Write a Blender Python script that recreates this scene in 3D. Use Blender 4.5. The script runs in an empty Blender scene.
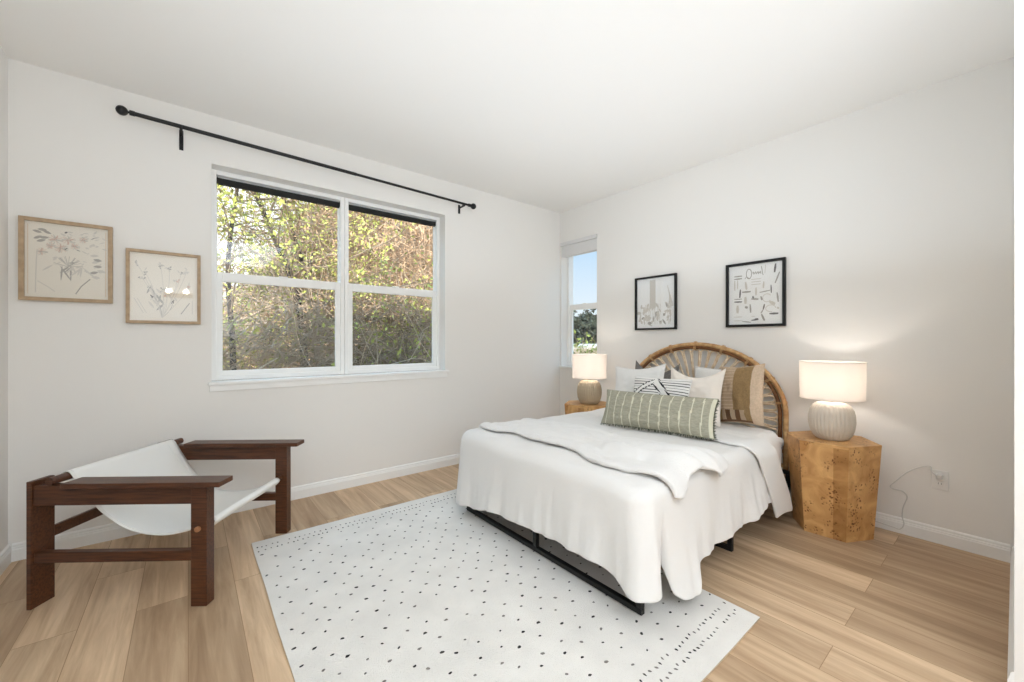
import bpy, bmesh, math, random
import numpy as np
from mathutils import Vector, Matrix
from mathutils.bvhtree import BVHTree

scene = bpy.context.scene
COL = scene.collection
PI = math.pi

# ------------------------------------------------------------------ camera, sky, sun, lights, exposure
CAM_H = 1.2
FPX = 404.0
cam_d = bpy.data.cameras.new('camera')
cam_d.sensor_fit = 'HORIZONTAL'
cam_d.sensor_width = 36.0
cam_d.lens = 36.0 * FPX / 1024.0
cam_d.clip_start = 0.02
cam_d.clip_end = 300
cam = bpy.data.objects.new('camera', cam_d)
COL.objects.link(cam)
cam.location = (0, 0, CAM_H)
cam.rotation_euler = (PI / 2, 0, math.radians(51.3 - 90))
scene.camera = cam

scene.view_settings.view_transform = 'Standard'
scene.view_settings.look = 'None'
scene.view_settings.gamma = 1.0
scene.view_settings.use_curve_mapping = False
scene.view_settings.exposure = 0.05
scene.cycles.max_bounces = 14
scene.cycles.diffuse_bounces = 8
scene.cycles.transparent_max_bounces = 16
scene.cycles.use_denoising = True

world = bpy.data.worlds.new('sky')
scene.world = world
world.use_nodes = True
wt = world.node_tree
wt.nodes.clear()
w_out = wt.nodes.new('ShaderNodeOutputWorld')
w_bg = wt.nodes.new('ShaderNodeBackground')
w_bg.inputs['Strength'].default_value = 1.6
w_tc = wt.nodes.new('ShaderNodeTexCoord')
w_sep = wt.nodes.new('ShaderNodeSeparateXYZ')
wt.links.new(w_tc.outputs['Generated'], w_sep.inputs[0])
w_ramp = wt.nodes.new('ShaderNodeValToRGB')
w_ramp.color_ramp.elements[0].position = 0.02
w_ramp.color_ramp.elements[0].color = (0.58, 0.62, 0.65, 1)
w_ramp.color_ramp.elements[1].position = 0.30
w_ramp.color_ramp.elements[1].color = (0.27, 0.45, 0.64, 1)
wt.links.new(w_sep.outputs['Z'], w_ramp.inputs[0])
w_noise = wt.nodes.new('ShaderNodeTexNoise')
w_noise.inputs['Scale'].default_value = 3.0
w_noise.inputs['Detail'].default_value = 6
wt.links.new(w_tc.outputs['Generated'], w_noise.inputs['Vector'])
w_add = wt.nodes.new('ShaderNodeMath')          # a bank of white cloud to the north
w_add.operation = 'MULTIPLY_ADD'
w_add.inputs[1].default_value = 1.3
wt.links.new(w_sep.outputs['Y'], w_add.inputs[0])
wt.links.new(w_noise.outputs['Fac'], w_add.inputs[2])
w_cl = wt.nodes.new('ShaderNodeMapRange')
w_cl.inputs['From Min'].default_value = 1.42
w_cl.inputs['From Max'].default_value = 1.65
wt.links.new(w_add.outputs[0], w_cl.inputs['Value'])
w_mix = wt.nodes.new('ShaderNodeMix')
w_mix.data_type = 'RGBA'
wt.links.new(w_cl.outputs[0], w_mix.inputs[0])
wt.links.new(w_ramp.outputs[0], w_mix.inputs[6])
w_mix.inputs[7].default_value = (0.93, 0.95, 0.97, 1)
w_hi = wt.nodes.new('ShaderNodeMapRange')       # sky strength raised overhead, out of view, to add light at the windows
w_hi.interpolation_type = 'SMOOTHSTEP'
w_hi.inputs['From Min'].default_value = 0.38
w_hi.inputs['From Max'].default_value = 0.72
w_hi.inputs['To Min'].default_value = 1.6
w_hi.inputs['To Max'].default_value = 6.0
wt.links.new(w_sep.outputs['Z'], w_hi.inputs['Value'])
wt.links.new(w_hi.outputs[0], w_bg.inputs['Strength'])
wt.links.new(w_mix.outputs[2], w_bg.inputs['Color'])
wt.links.new(w_bg.outputs[0], w_out.inputs[0])


def light(name, kind, loc, energy, color=(1, 1, 1), rot=(0, 0, 0), **kw):
    d = bpy.data.lights.new(name, kind)
    d.energy = energy
    d.color = color
    for k, v in kw.items():
        setattr(d, k, v)
    o = bpy.data.objects.new(name, d)
    COL.objects.link(o)
    o.location = loc
    o.rotation_euler = rot
    return o


sun = light('sun', 'SUN', (0, -5, 12), 9.0, (1.0, 0.96, 0.88), angle=0.01)
sun.rotation_euler = Vector((0.42, 0.72, -0.50)).to_track_quat('-Z', 'Y').to_euler()
# added soft area lights without a fixture; two are aimed at the ceiling
BOUNCE = (0.775, 0.878, 1.0)
light('rear_fill', 'AREA', (-0.05, -1.6, 1.30), 72, BOUNCE, (PI, 0, 0), shape='RECTANGLE', size=1.6, size_y=2.2)
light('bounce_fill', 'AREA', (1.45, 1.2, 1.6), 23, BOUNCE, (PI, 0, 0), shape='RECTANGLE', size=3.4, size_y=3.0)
light('down_fill', 'AREA', (0.15, -1.35, 2.70), 66, (0.79, 0.888, 1.0), (0, 0, 0), shape='RECTANGLE', size=2.1, size_y=2.2)  # fill added overhead to brighten floor and lower walls

# ------------------------------------------------------------------ materials
MATS = {}


def new_mat(name):
    m = bpy.data.materials.new(name)
    m.use_nodes = True
    MATS[name] = m
    return m, m.node_tree, m.node_tree.nodes['Principled BSDF']


def hexlin(r, g, b):
    f = lambda c: (c / 255 / 12.92) if c / 255 <= 0.04045 else ((c / 255 + 0.055) / 1.055) ** 2.4
    return (f(r), f(g), f(b), 1)


def mat(name, col, rough=0.6, var=0.0, scale=8.0, bump=0.0, bscale=60.0, metallic=0.0, spec=0.5, col2=None,
        stretch=(1, 1, 1), sheen=0.0, detail=4.0):
    """colour with a noise variation between col and col2 and a fine noise bump"""
    m, t, p = new_mat(name)
    c = hexlin(*col)
    p.inputs['Base Color'].default_value = c
    p.inputs['Roughness'].default_value = rough
    p.inputs['Metallic'].default_value = metallic
    p.inputs['Specular IOR Level'].default_value = spec
    if sheen:
        p.inputs['Sheen Weight'].default_value = sheen
    tc = t.nodes.new('ShaderNodeTexCoord')
    mp = t.nodes.new('ShaderNodeMapping')
    mp.inputs['Scale'].default_value = stretch
    t.links.new(tc.outputs['Object'], mp.inputs[0])
    if var or col2:
        n = t.nodes.new('ShaderNodeTexNoise')
        n.inputs['Scale'].default_value = scale
        n.inputs['Detail'].default_value = detail
        t.links.new(mp.outputs[0], n.inputs['Vector'])
        r = t.nodes.new('ShaderNodeValToRGB')
        r.color_ramp.elements[0].position = 0.32
        r.color_ramp.elements[1].position = 0.68
        c2 = hexlin(*col2) if col2 else tuple(list(x * (1 - var) for x in c[:3]) + [1])
        r.color_ramp.elements[0].color = c2
        r.color_ramp.elements[1].color = c
        t.links.new(n.outputs['Fac'], r.inputs[0])
        t.links.new(r.outputs[0], p.inputs['Base Color'])
    if bump:
        nb = t.nodes.new('ShaderNodeTexNoise')
        nb.inputs['Scale'].default_value = bscale
        nb.inputs['Detail'].default_value = 3
        t.links.new(mp.outputs[0], nb.inputs['Vector'])
        bp = t.nodes.new('ShaderNodeBump')
        bp.inputs['Strength'].default_value = bump
        bp.inputs['Distance'].default_value = 0.01
        t.links.new(nb.outputs['Fac'], bp.inputs['Height'])
        t.links.new(bp.outputs[0], p.inputs['Normal'])
    return m


M = MATS
mat('wall_paint', (229, 227, 223), 0.75, bump=0.03, bscale=180, spec=0.25)
mat('ceiling_paint', (236, 234, 230), 0.85, bump=0.04, bscale=140, spec=0.2)
mat('trim_paint', (236, 236, 234), 0.4, spec=0.4)
mat('vinyl', (238, 238, 236), 0.35, spec=0.4)
mat('black_metal', (16, 15, 15), 0.45, spec=0.4, bump=0.02, bscale=200)
mat('black_shade', (22, 23, 21), 0.8, bump=0.1, bscale=300)
mat('white_shade', (214, 213, 212), 0.7, bump=0.05, bscale=300)
mat('duvet_cotton', (222, 220, 217), 0.9, bump=0.12, bscale=38, spec=0.15, sheen=0.2)
mat('throw_fleece', (224, 222, 219), 0.95, bump=0.5, bscale=150, spec=0.1, sheen=0.4)
mat('pillow_white', (224, 222, 218), 0.9, bump=0.12, bscale=60, spec=0.15)
mat('pillow_ivory', (230, 222, 212), 0.9, bump=0.25, bscale=160, spec=0.15)
mat('pillow_grey', (128, 124, 120), 0.9, bump=0.3, bscale=160, spec=0.15, var=0.3, scale=60)
mat('sage', (170, 167, 149), 0.9, bump=0.3, bscale=200, spec=0.15, var=0.25, scale=40, stretch=(1, 1, 4))
mat('sage_dark', (96, 98, 84), 0.9, bump=0.3, bscale=200, spec=0.15)
mat('cream_thread', (206, 203, 182), 0.9, bump=0.3, bscale=200, spec=0.15)
mat('ink_black', (20, 20, 22), 0.9)
mat('tan_cloth', (196, 172, 145), 0.9, bump=0.3, bscale=220, spec=0.15, var=0.2, scale=120, stretch=(1, 1, 6))
mat('brown_cloth', (158, 130, 92), 0.9, bump=0.3, bscale=220, spec=0.15, var=0.2, scale=90)
mat('brown_dark_cloth', (110, 82, 60), 0.9, bump=0.3, bscale=220, spec=0.15)
mat('tan_light_cloth', (214, 190, 164), 0.9, bump=0.4, bscale=180, spec=0.15, var=0.15, scale=90)
mat('mattress_side', (120, 104, 92), 0.9)
mat('rattan', (208, 172, 124), 0.5, bump=0.3, bscale=120, col2=(170, 126, 82), scale=25, spec=0.3)
mat('rattan_pale', (226, 208, 182), 0.6, bump=0.3, bscale=120, col2=(198, 172, 140), scale=30, spec=0.25)
mat('rattan_dark', (120, 78, 44), 0.55, bump=0.3, bscale=120, var=0.3, scale=30, spec=0.3)
mat('walnut_light', (150, 104, 70), 0.45)
mat('walnut', (92, 54, 31), 0.38, bump=0.05, bscale=60, col2=(58, 32, 17), scale=9, stretch=(1, 14, 14), spec=0.4, detail=6)
mat('canvas', (228, 226, 221), 0.9, bump=0.15, bscale=300, spec=0.15)
mat('ceramic', (204, 194, 180), 0.55, bump=0.04, bscale=120, spec=0.35)
mat('ceramic_taupe', (172, 156, 132), 0.55, bump=0.04, bscale=120, spec=0.35)
mat('oak_frame', (182, 158, 128), 0.5, bump=0.05, bscale=90, col2=(162, 138, 110), scale=30, spec=0.3)
mat('paper', (226, 220, 208), 0.9, spec=0.1)
mat('paper_white', (236, 236, 234), 0.9, spec=0.1)
mat('mat_edge', (214, 190, 160), 0.9)
mat('print_grey', (168, 164, 156), 0.95, spec=0.1)
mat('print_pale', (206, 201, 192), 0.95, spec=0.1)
mat('print_blush', (206, 180, 164), 0.95, spec=0.1)
mat('print_ink', (112, 110, 108), 0.95, spec=0.1)
mat('plastic_white', (226, 225, 222), 0.35, spec=0.4)
mat('plastic_slot', (60, 58, 56), 0.5)
mat('cord_plastic', (206, 205, 202), 0.4)
mat('brass', (170, 140, 90), 0.35, metallic=0.9)
mat('rug_wool', (234, 231, 225), 0.95, bump=0.6, bscale=220, spec=0.1, var=0.10, scale=5)
mat('rug_edge', (196, 178, 150), 0.95, bump=0.4, bscale=200)
mat('rug_black', (44, 41, 40), 0.95, bump=0.4, bscale=200)
mat('rug_grey', (118, 113, 108), 0.95, bump=0.4, bscale=200)
mat('bark_dark', (62, 50, 40), 0.9, bump=0.5, bscale=30)
mat('twig_tan', (206, 172, 138), 0.9, var=0.35, scale=3)
mat('twig_grey', (178, 156, 132), 0.9, var=0.45, scale=3)
mat('twig_pale', (206, 186, 160), 0.9, var=0.2, scale=4)
mat('leaf_lime', (196, 196, 104), 0.7, col2=(150, 152, 66), scale=2.5)
mat('leaf_olive', (164, 154, 92), 0.8, col2=(116, 108, 62), scale=3)
mat('leaf_tan', (214, 180, 142), 0.9, col2=(170, 134, 100), scale=3)
mat('leaf_dark', (72, 78, 62), 0.9, col2=(44, 50, 42), scale=1.2)
mat('leaf_grass', (120, 132, 60), 0.9, col2=(84, 92, 44), scale=2)
mat('soil', (176, 148, 118), 0.95, col2=(104, 88, 66), scale=2.2, bump=0.8, bscale=6, detail=8)
mat('stucco', (214, 210, 200), 0.9)
mat('roof_grey', (110, 108, 104), 0.9)
mat('pale_concrete', (168, 166, 160), 0.9, var=0.1, scale=3)


def glass_mat(name, ior=1.45, rough=0.0, tint=(0.985, 0.99, 0.987, 1)):
    m, t, p = new_mat(name)
    t.nodes.remove(p)
    out = t.nodes['Material Output']
    tr = t.nodes.new('ShaderNodeBsdfTransparent')
    tr.inputs[0].default_value = tint
    gl = t.nodes.new('ShaderNodeBsdfGlossy')
    gl.inputs['Roughness'].default_value = rough
    fr = t.nodes.new('ShaderNodeFresnel')
    fr.inputs['IOR'].default_value = ior
    mx = t.nodes.new('ShaderNodeMixShader')
    geo = t.nodes.new('ShaderNodeNewGeometry')
    io = t.nodes.new('ShaderNodeMapRange')       # the same reflectance on the way in and on the way out
    io.inputs['To Min'].default_value = ior
    io.inputs['To Max'].default_value = 1.0 / ior
    t.links.new(geo.outputs['Backfacing'], io.inputs['Value'])
    t.links.new(io.outputs[0], fr.inputs['IOR'])
    t.links.new(fr.outputs[0], mx.inputs[0])
    t.links.new(tr.outputs[0], mx.inputs[1])
    t.links.new(gl.outputs[0], mx.inputs[2])
    t.links.new(mx.outputs[0], out.inputs[0])
    return m


glass_mat('glass', 1.45)
glass_mat('picture_glass', 1.45, tint=(1, 1, 1, 1))


def shade_mat():
    m, t, p = new_mat('lamp_linen')
    t.nodes.remove(p)
    out = t.nodes['Material Output']
    d = t.nodes.new('ShaderNodeBsdfDiffuse')
    d.inputs[0].default_value = hexlin(240, 237, 233)
    tl = t.nodes.new('ShaderNodeBsdfTranslucent')
    tl.inputs[0].default_value = hexlin(248, 242, 236)
    mx = t.nodes.new('ShaderNodeMixShader')
    mx.inputs[0].default_value = 0.55
    t.links.new(d.outputs[0], mx.inputs[1])
    t.links.new(tl.outputs[0], mx.inputs[2])
    t.links.new(mx.outputs[0], out.inputs[0])


shade_mat()


def emit_mat(name, col, strength):
    m, t, p = new_mat(name)
    p.inputs['Base Color'].default_value = (0.9, 0.9, 0.9, 1)
    p.inputs['Emission Color'].default_value = col
    p.inputs['Emission Strength'].default_value = strength


emit_mat('bulb_glow', (1.0, 0.93, 0.86, 1), 70.0)
emit_mat('vanity_glow', (1.0, 0.94, 0.86, 1), 20.0)


def floor_mat():
    m, t, p = new_mat('oak_planks')
    N, L = t.nodes.new, t.links.new
    tc = N('ShaderNodeTexCoord')
    mp = N('ShaderNodeMapping')
    mp.inputs['Rotation'].default_value = (0, 0, PI / 2)
    L(tc.outputs['Object'], mp.inputs[0])
    br = N('ShaderNodeTexBrick')
    br.offset = 0.37
    br.inputs['Color1'].default_value = (0, 0, 0, 1)
    br.inputs['Color2'].default_value = (1, 1, 1, 1)
    br.inputs['Mortar'].default_value = (0.5, 0.5, 0.5, 1)
    br.inputs['Scale'].default_value = 1.0
    br.inputs['Brick Width'].default_value = 1.22
    br.inputs['Row Height'].default_value = 0.18
    br.inputs['Mortar Size'].default_value = 0.0012
    br.inputs['Mortar Smooth'].default_value = 0.2
    L(mp.outputs[0], br.inputs['Vector'])
    # grain, moved per plank
    sc = N('ShaderNodeVectorMath'); sc.operation = 'MULTIPLY'
    sc.inputs[1].default_value = (1.6, 22, 1)
    L(mp.outputs[0], sc.inputs[0])
    off = N('ShaderNodeVectorMath'); off.operation = 'MULTIPLY_ADD'
    off.inputs[1].default_value = (37, 91, 13)
    L(br.outputs['Color'], off.inputs[0])
    L(sc.outputs[0], off.inputs[2])
    n1 = N('ShaderNodeTexNoise')
    n1.inputs['Scale'].default_value = 1.0
    n1.inputs['Detail'].default_value = 7
    n1.inputs['Roughness'].default_value = 0.62
    n1.inputs['Distortion'].default_value = 0.5
    L(off.outputs[0], n1.inputs['Vector'])
    n2 = N('ShaderNodeTexNoise')
    n2.inputs['Scale'].default_value = 0.35
    n2.inputs['Detail'].default_value = 3
    L(off.outputs[0], n2.inputs['Vector'])
    r = N('ShaderNodeValToRGB')
    e = r.color_ramp.elements
    e[0].position = 0.28; e[0].color = hexlin(184, 153, 121)
    e[1].position = 0.70; e[1].color = hexlin(233, 206, 172)
    L(n1.outputs['Fac'], r.inputs[0])
    # plank to plank tone
    r2 = N('ShaderNodeValToRGB')
    e = r2.color_ramp.elements
    e[0].position = 0.0; e[0].color = hexlin(214, 210, 206)
    e[1].position = 1.0; e[1].color = hexlin(255, 255, 255)
    L(br.outputs['Color'], r2.inputs[0])
    mul = N('ShaderNodeMix'); mul.data_type = 'RGBA'; mul.blend_type = 'MULTIPLY'
    mul.inputs[0].default_value = 1.0
    L(r.outputs[0], mul.inputs[6]); L(r2.outputs[0], mul.inputs[7])
    r3 = N('ShaderNodeValToRGB')
    e = r3.color_ramp.elements
    e[0].position = 0.30; e[0].color = hexlin(222, 216, 210)
    e[1].position = 0.62; e[1].color = (1, 1, 1, 1)
    L(n2.outputs['Fac'], r3.inputs[0])
    mul2 = N('ShaderNodeMix'); mul2.data_type = 'RGBA'; mul2.blend_type = 'MULTIPLY'
    mul2.inputs[0].default_value = 1.0
    L(mul.outputs[2], mul2.inputs[6]); L(r3.outputs[0], mul2.inputs[7])
    gap = N('ShaderNodeMix'); gap.data_type = 'RGBA'
    L(br.outputs['Fac'], gap.inputs[0])
    L(mul2.outputs[2], gap.inputs[6])
    gap.inputs[7].default_value = hexlin(140, 110, 78)
    L(gap.outputs[2], p.inputs['Base Color'])
    p.inputs['Roughness'].default_value = 0.42
    p.inputs['Specular IOR Level'].default_value = 0.35
    bp = N('ShaderNodeBump'); bp.inputs['Strength'].default_value = 0.05; bp.inputs['Distance'].default_value = 0.004
    L(n1.outputs['Fac'], bp.inputs['Height']); L(bp.outputs[0], p.inputs['Normal'])


floor_mat()


def burl_mat(name, dark, light_c):
    m, t, p = new_mat(name)
    N, L = t.nodes.new, t.links.new
    tc = N('ShaderNodeTexCoord')
    n1 = N('ShaderNodeTexNoise')
    n1.inputs['Scale'].default_value = 7; n1.inputs['Detail'].default_value = 6; n1.inputs['Distortion'].default_value = 1.6
    L(tc.outputs['Object'], n1.inputs['Vector'])
    r = N('ShaderNodeValToRGB')
    e = r.color_ramp.elements
    e[0].position = 0.25; e[0].color = hexlin(*dark)
    e[1].position = 0.7; e[1].color = hexlin(*light_c)
    L(n1.outputs['Fac'], r.inputs[0])
    # knots: dark eyes gathered in patches
    v = N('ShaderNodeTexVoronoi'); v.inputs['Scale'].default_value = 58
    nd = N('ShaderNodeTexNoise'); nd.inputs['Scale'].default_value = 26; nd.inputs['Detail'].default_value = 3
    L(tc.outputs['Object'], nd.inputs['Vector'])
    dv_ = N('ShaderNodeVectorMath'); dv_.operation = 'MULTIPLY_ADD'
    dv_.inputs[1].default_value = (0.035, 0.035, 0.035)
    L(nd.outputs['Color'], dv_.inputs[0]); L(tc.outputs['Object'], dv_.inputs[2])
    L(dv_.outputs[0], v.inputs['Vector'])
    lt = N('ShaderNodeMapRange'); lt.inputs['From Min'].default_value = 0.20; lt.inputs['From Max'].default_value = 0.42
    lt.inputs['To Min'].default_value = 1; lt.inputs['To Max'].default_value = 0
    L(v.outputs['Distance'], lt.inputs['Value'])
    n2 = N('ShaderNodeTexNoise'); n2.inputs['Scale'].default_value = 11; n2.inputs['Detail'].default_value = 2
    L(tc.outputs['Object'], n2.inputs['Vector'])
    mk = N('ShaderNodeMapRange'); mk.inputs['From Min'].default_value = 0.50; mk.inputs['From Max'].default_value = 0.60
    L(n2.outputs['Fac'], mk.inputs['Value'])
    mm = N('ShaderNodeMath'); mm.operation = 'MULTIPLY'
    L(lt.outputs[0], mm.inputs[0]); L(mk.outputs[0], mm.inputs[1])
    mx = N('ShaderNodeMix'); mx.data_type = 'RGBA'
    L(mm.outputs[0], mx.inputs[0]); L(r.outputs[0], mx.inputs[6])
    mx.inputs[7].default_value = hexlin(104, 62, 30)
    L(mx.outputs[2], p.inputs['Base Color'])
    p.inputs['Roughness'].default_value = 0.42
    p.inputs['Specular IOR Level'].default_value = 0.35


burl_mat('burl', (172, 122, 68), (218, 172, 114))
burl_mat('burl_deep', (142, 96, 50), (190, 142, 86))

# ------------------------------------------------------------------ mesh helpers


class MB:
    """collects shapes and links them as ONE mesh object"""

    def __init__(self):
        self.v, self.f, self.m = [], [], []

    def add(self, verts, faces, mi=0):
        o = len(self.v)
        self.v.extend([tuple(map(float, p)) for p in verts])
        self.f.extend([tuple(i + o for i in q) for q in faces])
        if isinstance(mi, int):
            self.m.extend([mi] * len(faces))
        else:
            self.m.extend(mi)
        return self

    def bm(self, b, mi=0, mtx=None):
        b.verts.index_update()
        vs = [(mtx @ v.co) if mtx else v.co.copy() for v in b.verts]
        fs = [[v.index for v in f.verts] for f in b.faces]
        b.free()
        return self.add(vs, fs, mi)

    def box(self, lo, hi, bevel=0.0, mi=0, mtx=None, seg=2):
        b = bmesh.new()
        bmesh.ops.create_cube(b, size=1)
        c = [(lo[i] + hi[i]) / 2 for i in range(3)]
        s = [abs(hi[i] - lo[i]) for i in range(3)]
        for v in b.verts:
            v.co = Vector((c[0] + v.co.x * s[0], c[1] + v.co.y * s[1], c[2] + v.co.z * s[2]))
        if bevel:
            bmesh.ops.bevel(b, geom=b.edges[:], offset=min(bevel, min(s) * 0.45), segments=seg, affect='EDGES', profile=0.5)
        return self.bm(b, mi, mtx)

    def tube(self, pts, r, n=8, mi=0, closed=False, caps=True):
        P = [Vector(p) for p in pts]
        K = len(P)
        rr = r if hasattr(r, '__len__') else [r] * K
        T = []
        for i in range(K):
            a = P[(i - 1) % K] if (closed or i > 0) else P[i]
            c = P[(i + 1) % K] if (closed or i < K - 1) else P[i]
            T.append((c - a).normalized())
        up = Vector((0, 0, 1)) if abs(T[0].z) < 0.9 else Vector((1, 0, 0))
        X = (up - T[0] * up.dot(T[0])).normalized()
        vs = []
        for i in range(K):
            X = (X - T[i] * X.dot(T[i])).normalized()
            Y = T[i].cross(X)
            for k in range(n):
                a = 2 * PI * k / n
                vs.append(P[i] + (X * math.cos(a) + Y * math.sin(a)) * rr[i])
        fs = []
        for i in range(K if closed else K - 1):
            j = (i + 1) % K
            for k in range(n):
                l = (k + 1) % n
                fs.append((i * n + k, i * n + l, j * n + l, j * n + k))
        if caps and not closed:
            fs.append(tuple(reversed(range(n))))
            fs.append(tuple((K - 1) * n + k for k in range(n)))
        return self.add(vs, fs, mi)

    def lathe(self, prof, c=(0, 0, 0), n=48, mi=0, mod=None, closed=False):
        vs, fs = [], []
        K = len(prof)
        for i, (r, z) in enumerate(prof):
            for k in range(n):
                a = 2 * PI * k / n
                q = mod(a, i, r) if mod else r
                vs.append((c[0] + q * math.cos(a), c[1] + q * math.sin(a), c[2] + z))
        for i in range(K if closed else K - 1):
            j = (i + 1) % K
            for k in range(n):
                l = (k + 1) % n
                fs.append((i * n + k, i * n + l, j * n + l, j * n + k))
        if not closed:
            if prof[0][0] > 1e-6:
                fs.append(tuple(reversed(range(n))))
            if prof[-1][0] > 1e-6:
                fs.append(tuple((K - 1) * n + k for k in range(n)))
        return self.add(vs, fs, mi)

    def sphere(self, c, r, mi=0, sub=2, sc=(1, 1, 1)):
        b = bmesh.new()
        bmesh.ops.create_icosphere(b, subdivisions=sub, radius=r)
        for v in b.verts:
            v.co = Vector((c[0] + v.co.x * sc[0], c[1] + v.co.y * sc[1], c[2] + v.co.z * sc[2]))
        return self.bm(b, mi)

    def prism(self, poly, z0, z1, mi=0):
        n = len(poly)
        vs = [(x, y, z0) for x, y in poly] + [(x, y, z1) for x, y in poly]
        fs = [tuple(reversed(range(n))), tuple(range(n, 2 * n))]
        fs += [(i, (i + 1) % n, n + (i + 1) % n, n + i) for i in range(n)]
        return self.add(vs, fs, mi)

    def build(self, name, mats, parent=None, smooth=False, angle=None, loc=None):
        me = bpy.data.meshes.new(name)
        me.from_pydata(self.v, [], self.f)
        if isinstance(mats, str):
            mats = [mats]
        for k in mats:
            me.materials.append(MATS[k])
        if len(mats) > 1:
            me.polygons.foreach_set('material_index', self.m)
        if smooth:
            me.polygons.foreach_set('use_smooth', [True] * len(me.polygons))
            if angle:
                me.set_sharp_from_angle(angle=math.radians(angle))
        me.validate()
        me.update()
        o = bpy.data.objects.new(name, me)
        COL.objects.link(o)
        if parent is not None:
            o.parent = parent
        if loc is not None:
            o.location = loc
        return o


def tag(o, label, cat, group=None, kind=None):
    o['label'] = label
    o['category'] = cat
    if group:
        o['group'] = group
    if kind:
        o['kind'] = kind
    return o


def thing(name, label, cat, loc=(0, 0, 0), rz=0.0, group=None, kind=None):
    o = bpy.data.objects.new(name, None)
    COL.objects.link(o)
    o.empty_display_size = 0.1
    o.location = loc
    o.rotation_euler = (0, 0, rz)
    return tag(o, label, cat, group, kind)


def struct(o, label=None, cat=None):
    o['kind'] = 'structure'
    if label:
        o['label'] = label
        o['category'] = cat
    return o


def subsurf(o, lv=1):
    s = o.modifiers.new('smooth', 'SUBSURF')
    s.levels = lv
    s.render_levels = lv


def F3(x):
    return x * x * (3 - 2 * x)


def sstep(x, a, b):
    t = min(1, max(0, (x - a) / (b - a)))
    return F3(t)


def keyed(x, ks):
    if x <= ks[0][0]:
        return ks[0][1]
    for (a, va), (b, vb) in zip(ks, ks[1:]):
        if x <= b:
            return va + (vb - va) * F3((x - a) / (b - a))
    return ks[-1][1]


# ------------------------------------------------------------------ the room shell
XE, YN, XW, YS = 3.48, 3.423, -0.764, -2.7      # east (headboard), north (window), west, south walls
CEIL = 2.736
TH = 0.17

b = MB(); b.box((XW - TH, YS - TH, -0.12), (XE + TH, YN + TH, 0.0))
struct(b.build('floor', 'oak_planks'), 'light oak plank floor with knots and long grain', 'floor')
b = MB(); b.box((XW - TH, YS - TH, CEIL), (XE + TH, YN + TH, CEIL + 0.2))
struct(b.build('ceiling', 'ceiling_paint'), 'plain white flat ceiling', 'ceiling')
b = MB(); b.box((XW - 0.6, YS - 0.6, CEIL + 0.22), (XE + 0.30, YN + 0.22, CEIL + 0.34))
struct(b.build('roof', 'roof_grey'), 'flat roof over the room', 'roof')

# north wall with the double window opening
WX0, WX1, WZ0, WZ1 = 0.123, 1.92, 0.91, 2.408
b = MB()
b.box((XW - TH, YN, 0), (WX0, YN + TH, CEIL))
b.box((WX1, YN, 0), (XE + TH, YN + TH, CEIL))
b.box((WX0, YN, 0), (WX1, YN + TH, WZ0))
b.box((WX0, YN, WZ1), (WX1, YN + TH, CEIL))
struct(b.build('wall_north', 'wall_paint'), 'white wall with the wide double window', 'wall')
# east wall with the narrow window beside the corner
EY0, EY1, EZ0, EZ1 = 2.862, 3.40, 0.895, 2.37
b = MB()
b.box((XE, YS - TH, 0), (XE + TH, EY0, CEIL))
b.box((XE, EY1, 0), (XE + TH, YN, CEIL))
b.box((XE, EY0, 0), (XE + TH, EY1, EZ0))
b.box((XE, EY0, EZ1), (XE + TH, EY1, CEIL))
struct(b.build('wall_east', 'wall_paint'), 'white wall behind the headboard', 'wall')
b = MB(); b.box((XW - TH, YS - TH, 0), (XW, YN, CEIL))
struct(b.build('wall_west', 'wall_paint'), 'white wall at the left edge', 'wall')
b = MB(); b.box((XW, YS - TH, 0), (XE, YS, CEIL))
struct(b.build('wall_south', 'wall_paint'), 'white wall behind the photographer', 'wall')
b = MB(); b.box((2.15, -0.13, 0), (XE, 0.004, CEIL))
struct(b.build('wall_partition', 'wall_paint'), 'end of the white wall beside the doorway at the right edge', 'wall')


def baseboard(name, p0, p1, nrm):
    """stepped profile swept along the wall"""
    prof = [(0.0, 0.0), (0.015, 0.0), (0.015, 0.062), (0.012, 0.068), (0.012, 0.074), (0.009, 0.078), (0.009, 0.088),
            (0.004, 0.094), (0.0, 0.096)]
    d = Vector(p1) - Vector(p0)
    vs = []
    for q in (p0, p1):
        for (o, z) in prof:
            vs.append((q[0] + nrm[0] * o, q[1] + nrm[1] * o, z))
    n = len(prof)
    fs = [(i, i + 1, n + i + 1, n + i) for i in range(n - 1)] + [tuple(range(n)), tuple(reversed(range(n, 2 * n)))]
    m = MB(); m.add(vs, fs)
    return struct(m.build(name, 'trim_paint'))


baseboard('baseboard_north', (XW + 0.015, YN), (XE - 0.015, YN), (0, -1))
baseboard('baseboard_east', (XE, 0.02), (XE, YN), (-1, 0))
baseboard('baseboard_west', (XW, YS), (XW, YN), (1, 0))
baseboard('baseboard_partition', (XE - 0.015, 0.004), (2.15, 0.004), (0, 1))


# ------------------------------------------------------------------ windows
def ring_frame(mb, axis, a0, a1, z0, z1, d0, d1, w, mi=0, ws=None):
    """four bars round an opening; axis 'x': in the xz plane, depth along y; axis 'y': in the yz plane, depth along x.
    ws = widths (low a, high a, bottom, top)"""
    wl, wr, wb, wtp = ws if ws else (w, w, w, w)
    bars = [(a0, a0 + wl, z0, z1), (a1 - wr, a1, z0, z1), (a0 + wl, a1 - wr, z0, z0 + wb), (a0 + wl, a1 - wr, z1 - wtp, z1)]
    for (p, q, r, s) in bars:
        if axis == 'x':
            mb.box((p, d0, r), (q, d1, s), 0.003, mi)
        else:
            mb.box((d0, p, r), (d1, q, s), 0.003, mi)


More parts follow.
